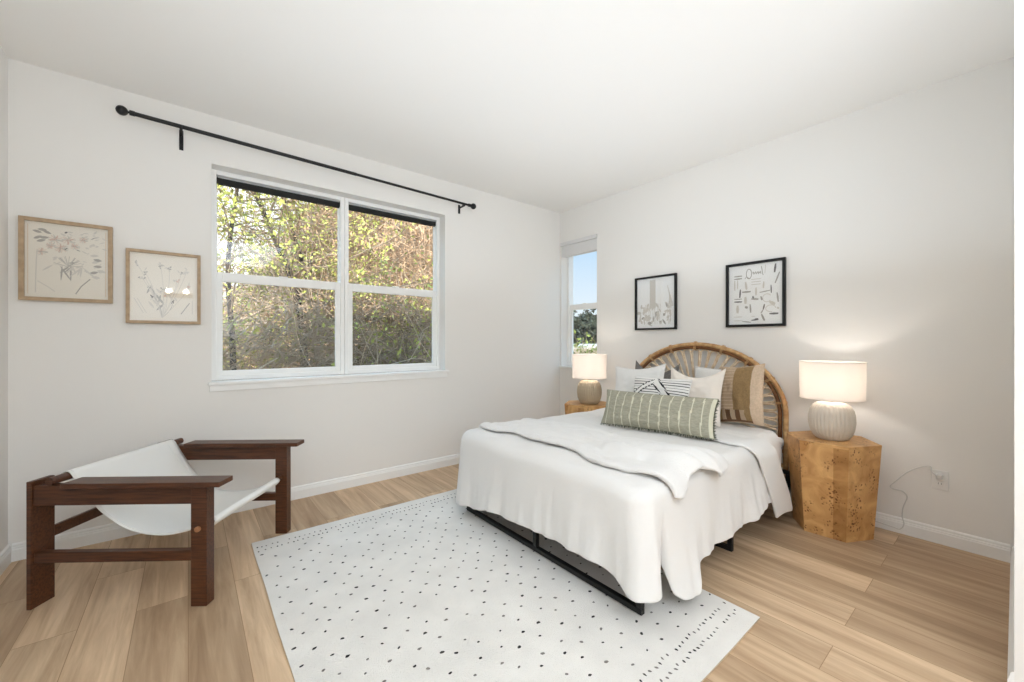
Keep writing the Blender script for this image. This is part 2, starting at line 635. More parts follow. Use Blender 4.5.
def window_unit(root, axis, a0, a1, z0, z1, d, sgn, zr):
    """single hung: outer frame, upper sash set back, lower sash in front. d = inner face depth, sgn = outward"""
    f = MB()
    ring_frame(f, axis, a0, a1, z0, z1, d, d + sgn * 0.07, 0.032)
    f.build('window_frame', 'vinyl', root)
    for nm, q0, q1, dd, ws in (('upper_sash', zr - 0.02, z1 - 0.032, d + sgn * 0.045, (0.012, 0.012, 0.03, 0.02)),
                               ('lower_sash', z0 + 0.02, zr + 0.035, d + sgn * 0.012, (0.042, 0.042, 0.046, 0.066))):
        s = MB()
        ring_frame(s, axis, a0 + 0.026, a1 - 0.026, q0, q1, dd, dd + sgn * 0.026, 0.03, ws=ws)
        so = s.build(nm, 'vinyl', root)
        g = MB()
        p0, p1 = a0 + 0.026 + ws[0] - 0.004, a1 - 0.026 - ws[1] + 0.004
        g0, g1 = q0 + ws[2] - 0.004, q1 - ws[3] + 0.004
        if axis == 'x':
            g.box((p0, dd + sgn * 0.011, g0), (p1, dd + sgn * 0.015, g1))
        else:
            g.box((dd + sgn * 0.011, p0, g0), (dd + sgn * 0.015, p1, g1))
        g.build('pane', 'glass', so)
        if nm == 'lower_sash':
            k = MB()
            am = (a0 + a1) / 2
            if axis == 'x':
                k.box((am - 0.03, dd - sgn * 0.012, q1 - 0.006), (am + 0.03, dd + sgn * 0.01, q1 + 0.006), 0.003)
            else:
                k.box((dd - sgn * 0.012, am - 0.03, q1 - 0.006), (dd + sgn * 0.01, am + 0.03, q1 + 0.006), 0.003)
            k.build('sash_lock', 'vinyl', so)


w1 = thing('window_1', 'wide white double hung window looking onto brambles', 'window')
w1['kind'] = 'structure'
DN = YN + 0.105
XM = 1.02
window_unit(w1, 'x', WX0, XM + 0.004, WZ0 + 0.012, WZ1, DN, 1, 1.655)
window_unit(w1, 'x', XM + 0.006, WX1, WZ0 + 0.012, WZ1, DN, 1, 1.655)
s = MB(); s.box((WX0 - 0.02, YN - 0.022, WZ0 - 0.012), (WX1 + 0.035, DN + 0.02, WZ0 + 0.010), 0.004)
s.box((WX0 - 0.012, YN - 0.010, WZ0 - 0.055), (WX1 + 0.02, YN, WZ0 - 0.012), 0.003)
s.build('window_sill', 'trim_paint', w1)

w2 = thing('window_2', 'narrow white window beside the corner with blue sky', 'window')
w2['kind'] = 'structure'
window_unit(w2, 'y', EY0, EY1, EZ0 + 0.012, EZ1, XE + 0.10, 1, 1.60)
s = MB(); s.box((XE - 0.025, EY0 - 0.02, EZ0 - 0.012), (XE + 0.12, EY1 + 0.015, EZ0 + 0.010), 0.004)
s.build('window_sill', 'trim_paint', w2)


def blind(name, label, axis, a0, a1, z0, z1, d, matn, hem):
    t = thing(name, label, 'window blind', group='roller blinds')
    c = MB()
    rr = (z1 - z0) * 0.34
    K = 20

    def P(a, dd, z):
        return (a, dd, z) if axis == 'x' else (dd, a, z)
    prof = [(d + rr * math.cos(2 * PI * k / K), (z1 - rr) + rr * math.sin(2 * PI * k / K)) for k in range(K)]
    vs = [P(a0 + 0.006, y, z) for y, z in prof] + [P(a1 - 0.006, y, z) for y, z in prof]
    c.add(vs, [(k, (k + 1) % K, K + (k + 1) % K, K + k) for k in range(K)] + [tuple(range(K)), tuple(reversed(range(K, 2 * K)))])
    c.build('fabric_roll', matn, t, smooth=True, angle=40)
    for a in (a0, a1 - 0.006):
        e = MB()
        lo, hi = P(a, d - rr, z0 + (z1 - z0) * 0.2), P(a + 0.006, d + rr, z1)
        e.box(lo, hi, 0.001)
        e.build('bracket', matn, t)
    h = MB()
    lo, hi = P(a0 + 0.008, d - rr * 0.95, z0), P(a1 - 0.008, d - rr * 0.95 + 0.012, z1 - rr)
    h.box(lo, hi, 0.002)
    h.build('bottom_bar', matn, t)
    return t


blind('roller_blind', 'rolled up black roller blind at the top of the left window half', 'x', WX0 + 0.034, XM - 0.024, 2.314, 2.366,
      DN + 0.035, 'black_shade', 0)
blind('roller_blind', 'rolled up black roller blind at the top of the right window half', 'x', XM + 0.034, WX1 - 0.034, 2.314, 2.366,
      DN + 0.035, 'black_shade', 0)

t = thing('roller_blind', 'white boxed roller blind at the top of the narrow corner window', 'window blind', group='roller blinds')
c = MB()
c.box((XE + 0.004, EY0 + 0.004, 2.20), (XE + 0.075, EY1 - 0.004, 2.325), 0.006)
c.build('cassette', 'white_shade', t)
c = MB()
c.box((XE - 0.022, EY0 - 0.004, 2.325), (XE + 0.08, EY1 - 0.002, 2.366), 0.004)
c.build('head_rail', 'white_shade', t)

# ------------------------------------------------------------------ curtain rod
t = thing('curtain_rod', 'long black curtain rod with ball finials above the wide window', 'curtain rod')
RY = 3.33
RL, RR_ = Vector((-0.262, RY, 2.572)), Vector((2.135, RY, 2.522))
b = MB(); b.tube([RL, RL.lerp(RR_, 0.55)], 0.0125, 16); b.tube([RL.lerp(RR_, 0.5), RR_], 0.0105, 16)
b.build('rod', 'black_metal', t, smooth=True, angle=50)
dr = (RR_ - RL).normalized()
for e, sg in ((RL, -1), (RR_, 1)):
    b = MB()
    q = e + dr * sg * 0.01
    b.tube([q - dr * sg * 0.02, q, q + dr * sg * 0.004], 0.015, 16)
    b.tube([q, q + dr * sg * 0.014], 0.007, 12)
    b.sphere(q + dr * sg * 0.037, 0.028, sub=3)
    b.build('finial', 'black_metal', t, smooth=True, angle=50)
for x in (-0.036, 2.075):
    z = RL.z + (x - RL.x) / (RR_.x - RL.x) * (RR_.z - RL.z)
    b = MB()
    b.box((x - 0.011, YN - 0.006, 2.45), (x + 0.011, YN, z + 0.012), 0.002)
    b.box((x - 0.008, RY - 0.012, z - 0.024), (x + 0.008, YN - 0.004, z - 0.013), 0.002)
    b.tube([(x, RY + 0.018 * math.cos(a), z + 0.018 * math.sin(a)) for a in [PI * (1 + k / 10) for k in range(11)]], 0.006, 8)
    b.box((x - 0.008, RY + 0.012, z - 0.014), (x + 0.008, RY + 0.022, z + 0.016), 0.002)
    b.build('bracket', 'black_metal', t)


# ------------------------------------------------------------------ framed prints
def stroke(mb, pts, w, mi, to3, lift=0.0):
    """a flat ribbon of ink on the paper; pts in paper units"""
    P = [Vector((p[0], p[1])) for p in pts]
    vs, fs = [], []
    for i, p in enumerate(P):
        a = P[max(0, i - 1)]; c = P[min(len(P) - 1, i + 1)]
        d = (c - a)
        if d.length < 1e-9:
            d = Vector((1, 0))
        d.normalize()
        n = Vector((-d.y, d.x))
        ww = w[i] if hasattr(w, '__len__') else w
        vs.append(to3(p.x + n.x * ww / 2, p.y + n.y * ww / 2, lift))
        vs.append(to3(p.x - n.x * ww / 2, p.y - n.y * ww / 2, lift))
    for i in range(len(P) - 1):
        fs.append((2 * i, 2 * i + 1, 2 * i + 3, 2 * i + 2))
    mb.add(vs, fs, mi)


def leaf_shape(mb, x, y, L, W, a, mi, to3, lift=0.0):
    n = 8
    vs, fs = [], []
    for i in range(n + 1):
        s = i / n
        w = W * math.sin(PI * s) ** 0.8 / 2
        cx, cy = x + math.cos(a) * L * s, y + math.sin(a) * L * s
        vs.append(to3(cx - math.sin(a) * w, cy + math.cos(a) * w, lift))
        vs.append(to3(cx + math.sin(a) * w, cy - math.cos(a) * w, lift))
    for i in range(n):
        fs.append((2 * i, 2 * i + 1, 2 * i + 3, 2 * i + 2))
    mb.add(vs, fs, mi)


def framed(name, label, to_world, w, h, fw, depth, fmat, mount, draw, mats, cat='framed picture'):
    """to_world(u, v, out): u to the viewer's right, v up, out from the wall"""
    t = thing(name, label, cat, group='framed prints on the walls')
    f = MB()
    # mitred bars with a small inner lip
    for (c0, c1, c2, c3) in (((0, 0), (w, 0), (w - fw, fw), (fw, fw)), ((w, 0), (w, h), (w - fw, h - fw), (w - fw, fw)),
                             ((w, h), (0, h), (fw, h - fw), (w - fw, h - fw)), ((0, h), (0, 0), (fw, fw), (fw, h - fw))):
        vs = [to_world(u, v, 0.002) for u, v in (c0, c1, c2, c3)] + [to_world(u, v, depth) for u, v in (c0, c1, c2, c3)]
        f.add(vs, [(0, 1, 2, 3), (7, 6, 5, 4), (0, 4, 5, 1), (1, 5, 6, 2), (2, 6, 7, 3), (3, 7, 4, 0)])
    f.build('frame', fmat, t)
    g = MB()
    e = fw - 0.002
    vs = [to_world(u, v, o) for o in (depth - 0.006, depth - 0.004) for u, v in ((e, e), (w - e, e), (w - e, h - e), (e, h - e))]
    g.add(vs, [(0, 1, 2, 3), (7, 6, 5, 4), (0, 4, 5, 1), (1, 5, 6, 2), (2, 6, 7, 3), (3, 7, 4, 0)])
    g.build('pane', 'picture_glass', t)
    p = MB()
    vs = [to_world(u, v, o) for o in (0.003, 0.007) for u, v in ((e, e), (w - e, e), (w - e, h - e), (e, h - e))]
    p.add(vs, [(0, 1, 2, 3), (7, 6, 5, 4), (0, 4, 5, 1), (1, 5, 6, 2), (2, 6, 7, 3), (3, 7, 4, 0)], 0)
    cnt = [0]

    def to3(u, v, lift):
        cnt[0] += 1
        return to_world(u * w, v * h, 0.0074 + lift * 0.0001)
    draw(p, to3)
    p.build('print', mats, t)
    return t


def north_xy(x0, z0):
    return lambda u, v, o: (x0 + u, YN - o, z0 + v)


def east_xy(y_left, z0):
    return lambda u, v, o: (XE - o, y_left - u, z0 + v)


def draw_flowers_a(p, to3):
    rg = random.Random(4)
    # border line of the sheet
    for q in (((.085, .08), (.085, .92)), ((.915, .08), (.915, .92))):
        stroke(p, q, 0.006, 4, to3)
    for (x, y) in ((.13, .85), (.18, .87), (.23, .86), (.14, .75), (.17, .72), (.20, .77)):
        leaf_shape(p, x, y, .10, .032, rg.uniform(-.4, .5), 1, to3, rg.random())
    for (x, y, s) in ((.36, .76, .08), (.50, .77, .075), (.42, .66, .075), (.22, .60, .06), (.66, .79, .05), (.31, .68, .05), (.57, .70, .05)):
        for k in range(13):                                                 # open blooms in thin line
            a = 2 * PI * k / 13 + rg.random() * .3
            pts = [(x + s * math.cos(a) * i / 4 + .008 * math.sin(i * 2 + k), y + s * .75 * math.sin(a) * i / 4) for i in range(5)]
            stroke(p, pts, 0.0055, 3 if k % 3 else 1, to3, rg.random())
        for k in range(4):
            leaf_shape(p, x, y, s * .8, s * .22, rg.random() * 6.3, 3 if k % 2 else 2, to3, rg.random())
    for k in range(46):                                                     # sprays
        x, y = rg.uniform(.28, .88), rg.uniform(.40, .88)
        leaf_shape(p, x, y, rg.uniform(.03, .075), rg.uniform(.010, .024), rg.uniform(-.6, .9), rg.choice((1, 2, 5)) if k % 5 == 0 else 2, to3, rg.random())
    for k in range(26):
        a = rg.uniform(.1, 3.0)
        stroke(p, [(.50 + .032 * i * math.cos(a), .44 + .026 * i * math.sin(a)) for i in range(6)], 0.005, rg.choice((1, 2)), to3, rg.random())
    for k in range(14):
        a = PI + rg.uniform(.6, 2.5)
        leaf_shape(p, .48 + rg.uniform(-.14, .2), .45, rg.uniform(.10, .24), .020, a, rg.choice((1, 2, 2)), to3, rg.random())
    for k in range(7):
        leaf_shape(p, .76 + rg.uniform(-.04, .06), .33 + .045 * k, .10, .035, rg.uniform(-.3, .5), 1 if k % 2 else 2, to3, rg.random())
    stroke(p, [(.58, .10), (.64, .20), (.74, .30)], 0.014, 1, to3, 1)
    stroke(p, [(.16, .10), (.17, .5), (.18, .62)], 0.012, 2, to3, 1)
    stroke(p, [(.36, .12), (.28, .18), (.18, .24)], 0.010, 2, to3, 1)


def draw_flowers_b(p, to3):
    rg = random.Random(9)
    root = (.46, .08)
    for (x, y, m) in ((.14, .80, 1), (.24, .70, 1), (.20, .62, 1), (.30, .50, 1), (.36, .36, 5), (.46, .48, 1), (.60, .28, 5),
                      (.52, .40, 3), (.72, .72, 1), (.80, .76, 2), (.44, .80, 1), (.56, .78, 1), (.84, .54, 3), (.66, .60, 3)):
        pts = [(root[0] + (x - root[0]) * s + .03 * math.sin(3 * s), root[1] + (y - root[1]) * s) for s in [i / 8 for i in range(9)]]
        stroke(p, pts, 0.008, 2 if m != 5 else 1, to3, rg.random())
        for k in range(7):
            a = rg.random() * 6.3
            leaf_shape(p, x + rg.uniform(-.02, .02), y + rg.uniform(-.02, .02), rg.uniform(.025, .06), .018, a, m if k % 2 else 2, to3, rg.random())
    for k in range(16):
        s = rg.uniform(.1, .6)
        x = root[0] + rg.uniform(-.32, .34) * s * 1.6
        leaf_shape(p, x, root[1] + s * .55, rg.uniform(.08, .16), .03, rg.choice((1.0, 2.1)) + rg.uniform(-.3, .3), rg.choice((1, 2, 2)), to3, rg.random())
    for x in (.10, .14, .88):
        stroke(p, [(x + .12 * (x < .5), .14), (x, .34)], 0.010, 2, to3, 1)
    stroke(p, [(.72, .14), (.84, .30)], 0.014, 1, to3, 1)


def draw_sketch(p, to3):
    """pale tall band painted as a mullion reflection, over a tangle of pencilled blooms"""
    rg = random.Random(12)
    p.add([to3(.36, .40, .2), to3(.50, .40, .2), to3(.50, .93, .2), to3(.36, .93, .2)], [(0, 1, 2, 3)], 2)  # window mullion's reflection, painted onto the paper as a pale band
    for k in range(60):
        x, y = rg.uniform(.12, .88), rg.uniform(.10, .44) + .0
        y += .18 * max(0, abs(x - .45) - .22)
        leaf_shape(p, x, y, rg.uniform(.06, .14), rg.uniform(.02, .06), rg.uniform(0, 6.3), 1 if k % 6 == 0 else 2, to3, rg.random())
    for k in range(14):
        x = rg.uniform(.15, .85)
        stroke(p, [(x, .10), (x + rg.uniform(-.05, .05), .3), (x + rg.uniform(-.1, .1), .48)], .008, 2, to3, rg.random())
    for k in range(7):
        stroke(p, [(.80 + .02 * k, .42), (.84 - .01 * k, .62 + .03 * k)], .012, 2, to3, rg.random())


def draw_tools(p, to3):
    """hand drawn tools in rows below a looped script heading"""
    ink, gr, pl = 3, 1, 2
    L = lambda pts, w=.012, m=1: stroke(p, pts, w, m, to3, random.random())
    # heading: big loop, low scribble, two tall strokes
    L([(.40 + .045 * math.cos(a), .82 + .075 * math.sin(a)) for a in [2 * PI * k / 20 for k in range(21)]], .013, gr)
    L([(.33, .75), (.36, .78), (.40, .75)], .012, gr)
    L([(.46 + .013 * i, .825 + .022 * math.sin(i * 2.1)) for i in range(12)], .016, gr)
    L([(.61, .92), (.63, .80), (.64, .78)], .012, gr)
    L([(.68, .93), (.665, .80)], .010, pl)
    for z in (.73, .69, .65):
        L([(.44, z), (.60, z)], .010, pl)
    for (x0, y0, x1, y1, w, m) in (
            (.14, .80, .28, .80, .022, gr), (.14, .76, .28, .76, .022, gr), (.15, .74, .15, .58, .025, pl), (.20, .74, .20, .60, .02, pl),
            (.84, .93, .82, .80, .035, ink), (.90, .80, .83, .64, .025, gr), (.34, .70, .36, .58, .04, pl), (.65, .68, .64, .58, .03, pl),
            (.25, .59, .24, .46, .03, ink), (.28, .545, .43, .545, .028, gr), (.52, .60, .52, .48, .03, pl),
            (.58, .52, .75, .54, .016, gr), (.765, .62, .77, .50, .022, ink), (.14, .44, .28, .44, .016, gr), (.14, .40, .28, .395, .022, ink),
            (.34, .47, .34, .36, .05, pl), (.44, .43, .56, .42, .03, gr), (.46, .47, .48, .44, .03, ink), (.60, .46, .62, .40, .03, gr),
            (.86, .50, .88, .36, .03, gr), (.20, .34, .20, .22, .05, pl), (.33, .31, .38, .30, .04, gr), (.42, .35, .43, .22, .03, gr),
            (.66, .34, .64, .26, .026, ink), (.64, .26, .60, .20, .02, gr), (.61, .19, .66, .09, .035, gr), (.74, .19, .88, .19, .03, ink),
            (.74, .37, .83, .33, .05, pl), (.14, .16, .28, .16, .012, pl), (.14, .10, .28, .10, .012, pl), (.28, .09, .43, .07, .016, gr),
            (.44, .10, .56, .11, .022, ink), (.50, .12, .56, .12, .02, ink), (.44, .16, .50, .16, .010, pl), (.86, .28, .89, .26, .03, pl)):
        L([(x0, y0), ((x0 + x1) / 2, (y0 + y1) / 2), (x1, y1)], [w * .6, w, w * .7], m)
    L([(.70 + .07 * math.cos(a), .43 + .06 * math.sin(a)) for a in [PI * k / 12 + .6 for k in range(20)]], .010, pl)
    L([(.76 + .08 * math.cos(a), .27 + .05 * math.sin(a)) for a in [PI * k / 12 for k in range(20)]], .010, pl)


framed('framed_print', 'oak framed loose floral sketch nearest the left wall corner', north_xy(-0.724, 1.426), 0.368, 0.460, 0.020, 0.024,
       'oak_frame', 0, draw_flowers_a, ['paper', 'print_grey', 'print_pale', 'print_blush', 'mat_edge', 'print_ink'])
framed('framed_print', 'oak framed wildflower bouquet print hung lower beside the window', north_xy(-0.299, 1.311), 0.363, 0.459, 0.018, 0.024,
       'oak_frame', 0, draw_flowers_b, ['paper', 'print_grey', 'print_pale', 'print_blush', 'mat_edge', 'print_ink'])
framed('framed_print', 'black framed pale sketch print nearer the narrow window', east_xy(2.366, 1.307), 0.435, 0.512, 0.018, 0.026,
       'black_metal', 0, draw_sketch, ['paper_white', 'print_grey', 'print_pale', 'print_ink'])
framed('framed_print', 'black framed print of small drawn tools under a looped heading', east_xy(1.497, 1.312), 0.426, 0.512, 0.020, 0.026,
       'black_metal', 0, draw_tools, ['paper_white', 'print_grey', 'print_pale', 'print_ink'])

# ------------------------------------------------------------------ rug
RX0, RX1, RY0, RY1, RT = 0.290, 1.925, 0.690, 2.817, 0.009
rg = random.Random(3)
b = MB()
NX, NY = 60, 80
vs, fs = [], []
for j in range(NY + 1):
    for i in range(NX + 1):
        x = RX0 + (RX1 - RX0) * i / NX
        y = RY0 + (RY1 - RY0) * j / NY
        vs.append((x + 0.0015 * math.sin(9 * y), y + 0.0015 * math.sin(7 * x), RT + 0.0008 * math.sin(31 * x) * math.sin(27 * y)))
for j in range(NY):
    for i in range(NX):
        k = j * (NX + 1) + i
        fs.append((k, k + 1, k + NX + 2, k + NX + 1))
b.add(vs, fs, 0)
per = [i for i in range(NX + 1)] + [j * (NX + 1) + NX for j in range(1, NY + 1)] + [NY * (NX + 1) + i for i in range(NX - 1, -1, -1)] + \
      [j * (NX + 1) for j in range(NY - 1, 0, -1)]
n = len(per)
vs = [vs[k] for k in per] + [(vs[k][0], vs[k][1], 0.0008) for k in per]
b.add(vs, [(i, n + i, n + (i + 1) % n, (i + 1) % n) for i in range(n)], 1)


def tuft(x, y, rx, ry, a, mi):
    k = 7
    z = RT + 0.0012
    vs = [(x, y, z + 0.003)]
    for i in range(k):
        q = 2 * PI * i / k
        s = 1 + rg.uniform(-.25, .25)
        dx, dy = rx * s * math.cos(q), ry * s * math.sin(q)
        vs.append((x + dx * math.cos(a) - dy * math.sin(a), y + dx * math.sin(a) + dy * math.cos(a), z - 0.001))
    b.add(vs, [(0, 1 + i, 1 + (i + 1) % k) for i in range(k)], mi)


row = 0
y = RY0 + 0.20
while y < RY1 - 0.17:
    x = RX0 + 0.035 + (0.0525 if row % 2 else 0.0)
    while x < RX1 - 0.02:
        if rg.random() < 0.93:
            s = rg.uniform(0.0052, 0.0085)
            tuft(x + rg.uniform(-.014, .014), y + rg.uniform(-.014, .014), s * 1.15, s * 0.8, rg.uniform(-.6, .6),
                 2 if rg.random() < 0.62 else 3)
        x += 0.105
    y += 0.062
    row += 1
for (ya, sg) in ((RY0, 1), (RY1, -1)):
    for (o, prob) in ((0.085, 0.85), (0.135, 0.95)):
        x = RX0 + 0.02
        while x < RX1 - 0.015:
            if rg.random() < prob:
                tuft(x, ya + sg * (o + rg.uniform(-.006, .006)), 0.0075, 0.0042, rg.uniform(-.5, .5) + PI / 2, 2 if rg.random() < .5 else 3)
            x += rg.uniform(0.022, 0.034)
rug = b.build('rug', ['rug_wool', 'rug_edge', 'rug_black', 'rug_grey'], None, smooth=True, angle=35)
tag(rug, 'cream flatweave rug with small black dots and dotted end borders', 'rug')

# ------------------------------------------------------------------ bed
BY = 1.72
BX0, BX1 = 1.536, 3.385
TOP = 0.575
bed = thing('bed_frame', 'low black metal bed frame showing under the white duvet', 'bed', (0, 0, 0))
W = 0.026
for x, z0 in ((BX0, RT + 0.005), (2.42, 0.001), (BX1 - 0.03, 0.001)):
    f = MB()
    f.box((x - W / 2, BY - 0.71, z0), (x + W / 2, BY + 0.690, z0 + W), 0.002)
    f.build('floor_bar', 'black_metal', bed)
    for y in (BY - 0.71 + W / 2, BY - 0.02, BY + 0.690 - W / 2):
        f = MB(); f.box((x - W / 2, y - W / 2, z0 + W), (x + W / 2, y + W / 2, 0.244), 0.002)
        f.build('leg', 'black_metal', bed)
    f = MB(); f.box((x - W / 2, BY - 0.71, 0.2445), (x + W / 2, BY + 0.690, 0.27), 0.002)
    f.build('cross_bar', 'black_metal', bed)
for y in (BY - 0.62, BY - 0.02, BY + 0.60):
    f = MB(); f.box((BX0 + 0.02, y - W / 2, 0.2705), (BX1, y + W / 2, 0.305), 0.002)
    f.build('side_rail', 'black_metal', bed)
for k in range(11):
    x = BX0 + 0.06 + k * 0.174
    f = MB(); f.box((x - 0.03, BY - 0.65, 0.306), (x + 0.03, BY + 0.635, 0.318), 0.002)
    f.build('slat', 'black_metal', bed)

b = MB()
b.box((1.56, BY - 0.665, 0.32), (3.375, BY + 0.665, TOP - 0.085), 0.04, seg=4)
mt = b.build('mattress', 'mattress_side', None, smooth=True, angle=50)
tag(mt, 'mattress under the white duvet beside the headboard', 'mattress')
b = MB()
# fitted sheet over the upper part of the mattress
b.box((1.57, BY - 0.672, TOP - 0.15), (3.38, BY + 0.672, TOP - 0.074), 0.03, seg=4)
sh = b.build('fitted_sheet', 'pillow_white', mt, smooth=True, angle=50)
sh['label'] = 'white fitted sheet'

# duvet: rings from the middle of the bed to the hem
DX0, DX1, DY0, DY1, CR = 1.463, 3.22, 0.955, 2.458, 0.10


def perim(n):
    """rounded rectangle, anticlockwise seen from above, starting at the head on the near side and going round by the foot"""
    pts = []
    segs = []
    ARC = PI / 2 * CR
    lx, ly = DX1 - DX0 - 2 * CR, DY1 - DY0 - 2 * CR
    tot = 2 * lx + 2 * ly + 4 * ARC
    for i in range(n):
        s = tot * i / n
        seq = [('l', lx, (DX1 - CR, DY0), (-1, 0), (0, -1)), ('a', ARC, (DX0 + CR, DY0 + CR), -PI / 2, -1),
               ('l', ly, (DX0, DY0 + CR), (0, 1), (-1, 0)), ('a', ARC, (DX0 + CR, DY1 - CR), PI, -1),
               ('l', lx, (DX0 + CR, DY1), (1, 0), (0, 1)), ('a', ARC, (DX1 - CR, DY1 - CR), PI / 2, -1),
               ('l', ly, (DX1, DY1 - CR), (0, -1), (1, 0)), ('a', ARC, (DX1 - CR, DY0 + CR), 0, -1)]
        for q in seq:
            if s <= q[1] + 1e-9:
                if q[0] == 'l':
                    p = (q[2][0] + q[3][0] * s, q[2][1] + q[3][1] * s)
                    nn = q[4]
                else:
                    a = q[3] - s / CR
                    p = (q[2][0] + CR * math.cos(a), q[2][1] + CR * math.sin(a))
                    nn = (math.cos(a), math.sin(a))
                pts.append((p, nn))
                break
            s -= q[1]
    return pts


from mathutils import noise as mnoise


def hem_z(p, nn):
    x, y = p
    wgt_f, wgt_r, wgt_l = max(0, -nn[0]), max(0, -nn[1]), max(0, nn[1])
    foot = keyed(y, [(0.95, .115), (1.0, .125), (1.1, .175), (1.3, .185), (1.65, .175), (2.0, .155), (2.25, .10), (2.45, .07)])
    right = keyed(x, [(1.47, .14), (1.552, .15), (1.60, .31), (1.645, .09), (1.70, .065), (1.785, .06), (1.845, .17), (2.1, .175), (2.4, .185),
                      (2.7, .22), (3.2, .24)])
    left = keyed(x, [(1.47, .07), (1.7, .10), (2.5, .14), (3.2, .2)])
    tot = wgt_f ** 2 + wgt_r ** 2 + wgt_l ** 2
    if tot < 1e-6:
        return TOP - 0.12
    h = (foot * wgt_f ** 2 + right * wgt_r ** 2 + left * wgt_l ** 2) / tot
    head = max(0, nn[0]) ** 2
    return h * (1 - head) + (TOP - 0.12) * head


def duvet():
    n = 420
    P = perim(n)
    NT, NR, NS = 16, 6, 22
    rad = 0.075
    vs, fs = [], []
    for ring in range(NT + NR + NS):
        for i, (p, nn) in enumerate(P):
            x, y = p
            if nn[1] < 0.2:      # pulled in beside the nightstand
                y += 0.055 * sstep(x, 2.85, 3.05) * (1 if y < BY else 0)
                p = (x, y)
            head = max(0, nn[0]) ** 2
            on_foot, on_r, on_l = max(0, -nn[0]), max(0, -nn[1]), max(0, nn[1])
            if ring < NT:
                t = ring / (NT - 1)
                e = (p[0] - nn[0] * rad, p[1] - nn[1] * rad)
                sx = min(2.75, max(2.15, e[0])); sy = BY
                q = (sx + (e[0] - sx) * t, sy + (e[1] - sy) * t)
                z = TOP + 0.012 * (1 - t ** 3)
                z -= 0.013 * sstep(q[0], 2.22, 2.40) * sstep(q[1], 0.98, 1.12) * (1 - sstep(q[1], 2.26, 2.40))
                z += 0.014 * (1 - 0.6 * sstep(q[0], 2.2, 2.4)) * mnoise.noise((q[0] * 4.2, q[1] * 4.2, 1.7)) + 0.008 * mnoise.noise((q[0] * 13, q[1] * 9, 3.1))
                vs.append((q[0], q[1], z))
                continue
            if ring < NT + NR:
                a = (ring - NT + 1) / NR * PI / 2
                e = (p[0] - nn[0] * rad, p[1] - nn[1] * rad)
                q = (e[0] + nn[0] * rad * math.sin(a), e[1] + nn[1] * rad * math.sin(a))
                z = TOP - 0.012 * head - rad * (1 - math.cos(a)) * (1 - head)
                z += 0.014 * math.cos(a) * mnoise.noise((q[0] * 4.2, q[1] * 4.2, 1.7))
                nudge = 0.006 * mnoise.noise((q[0] * 6, q[1] * 6, 5.0)) * math.sin(a)
                vs.append((q[0] + nn[0] * nudge, q[1] + nn[1] * nudge, z))
                continue
            t = (ring - NT - NR + 1) / NS
            hz = hem_z(p, nn)
            z = ((TOP - rad) + (hz - (TOP - rad)) * t) * (1 - head) + (TOP - 0.012) * head
            off = 0.006 * mnoise.noise((x * 6, y * 6, 5.0))
            # vertical gathers, strongest toward the hem
            s = (y if on_foot > 0.7 else x)
            g = mnoise.noise((s * 9, 7.7 if on_foot > .7 else 2.2, 0.4 * t)) * 0.024 + mnoise.noise((s * 22, 1.1, 0.8 * t)) * 0.014
            off += g * t ** 1.5 * (0.35 if nn[0] > 0.5 else 1)
            off += 0.03 * t * head
            off += 0.020 * t * on_foot + 0.030 * t * on_r + 0.02 * t * on_l
            # pleat at the near foot corner: deep valley then the side panel swinging out
            if on_r > 0.2:
                off += t * (-0.098 * t * math.exp(-((x - 1.603) / 0.021) ** 2) + 0.045 * math.exp(-((x - 1.74) / 0.09) ** 2))
                off += t * t * 0.02 * math.exp(-((x - 1.80) / 0.03) ** 2)
            if on_foot > 0.2 and y < 1.2:
                off += t * 0.030 * math.exp(-((y - 0.98) / 0.06) ** 2)
            if on_l > .2:
                off -= (0.02 * t + 0.028) * sstep(x, 2.6, 2.85)
            # soft folds falling on the side
            if on_r > .8:
                off += 0.010 * t * math.sin(x * 17 + 1.3 * t)
            # rest against the mattress, never inside it
            q = (x + nn[0] * off, y + nn[1] * off)
            zz = z + 0.006 * mnoise.noise((x * 14, y * 14, t * 3))
            vs.append((q[0], q[1], max(zz, 0.017)))
    K = NT + NR + NS
    for r in range(K - 1):
        for i in range(n):
            j = (i + 1) % n
            fs.append((r * n + j, (r + 1) * n + j, (r + 1) * n + i, r * n + i))
    m = MB(); m.add(vs, fs)
    o = m.build('duvet', 'duvet_cotton', None, smooth=True)
    so = o.modifiers.new('thick', 'SOLIDIFY'); so.thickness = 0.014; so.offset = -1
    subsurf(o, 1)
    return o, m


dv, dvm = duvet()
tag(dv, 'plump white duvet draped over the bed to near the floor', 'duvet')
tree_d = BVHTree.FromPolygons([Vector(v) for v in dvm.v], dvm.f)


def surf_z(x, y, default=TOP):
    h = tree_d.ray_cast(Vector((x, y, 2.0)), Vector((0, 0, -1)))
    return h[0].z if h[0] is not None else default


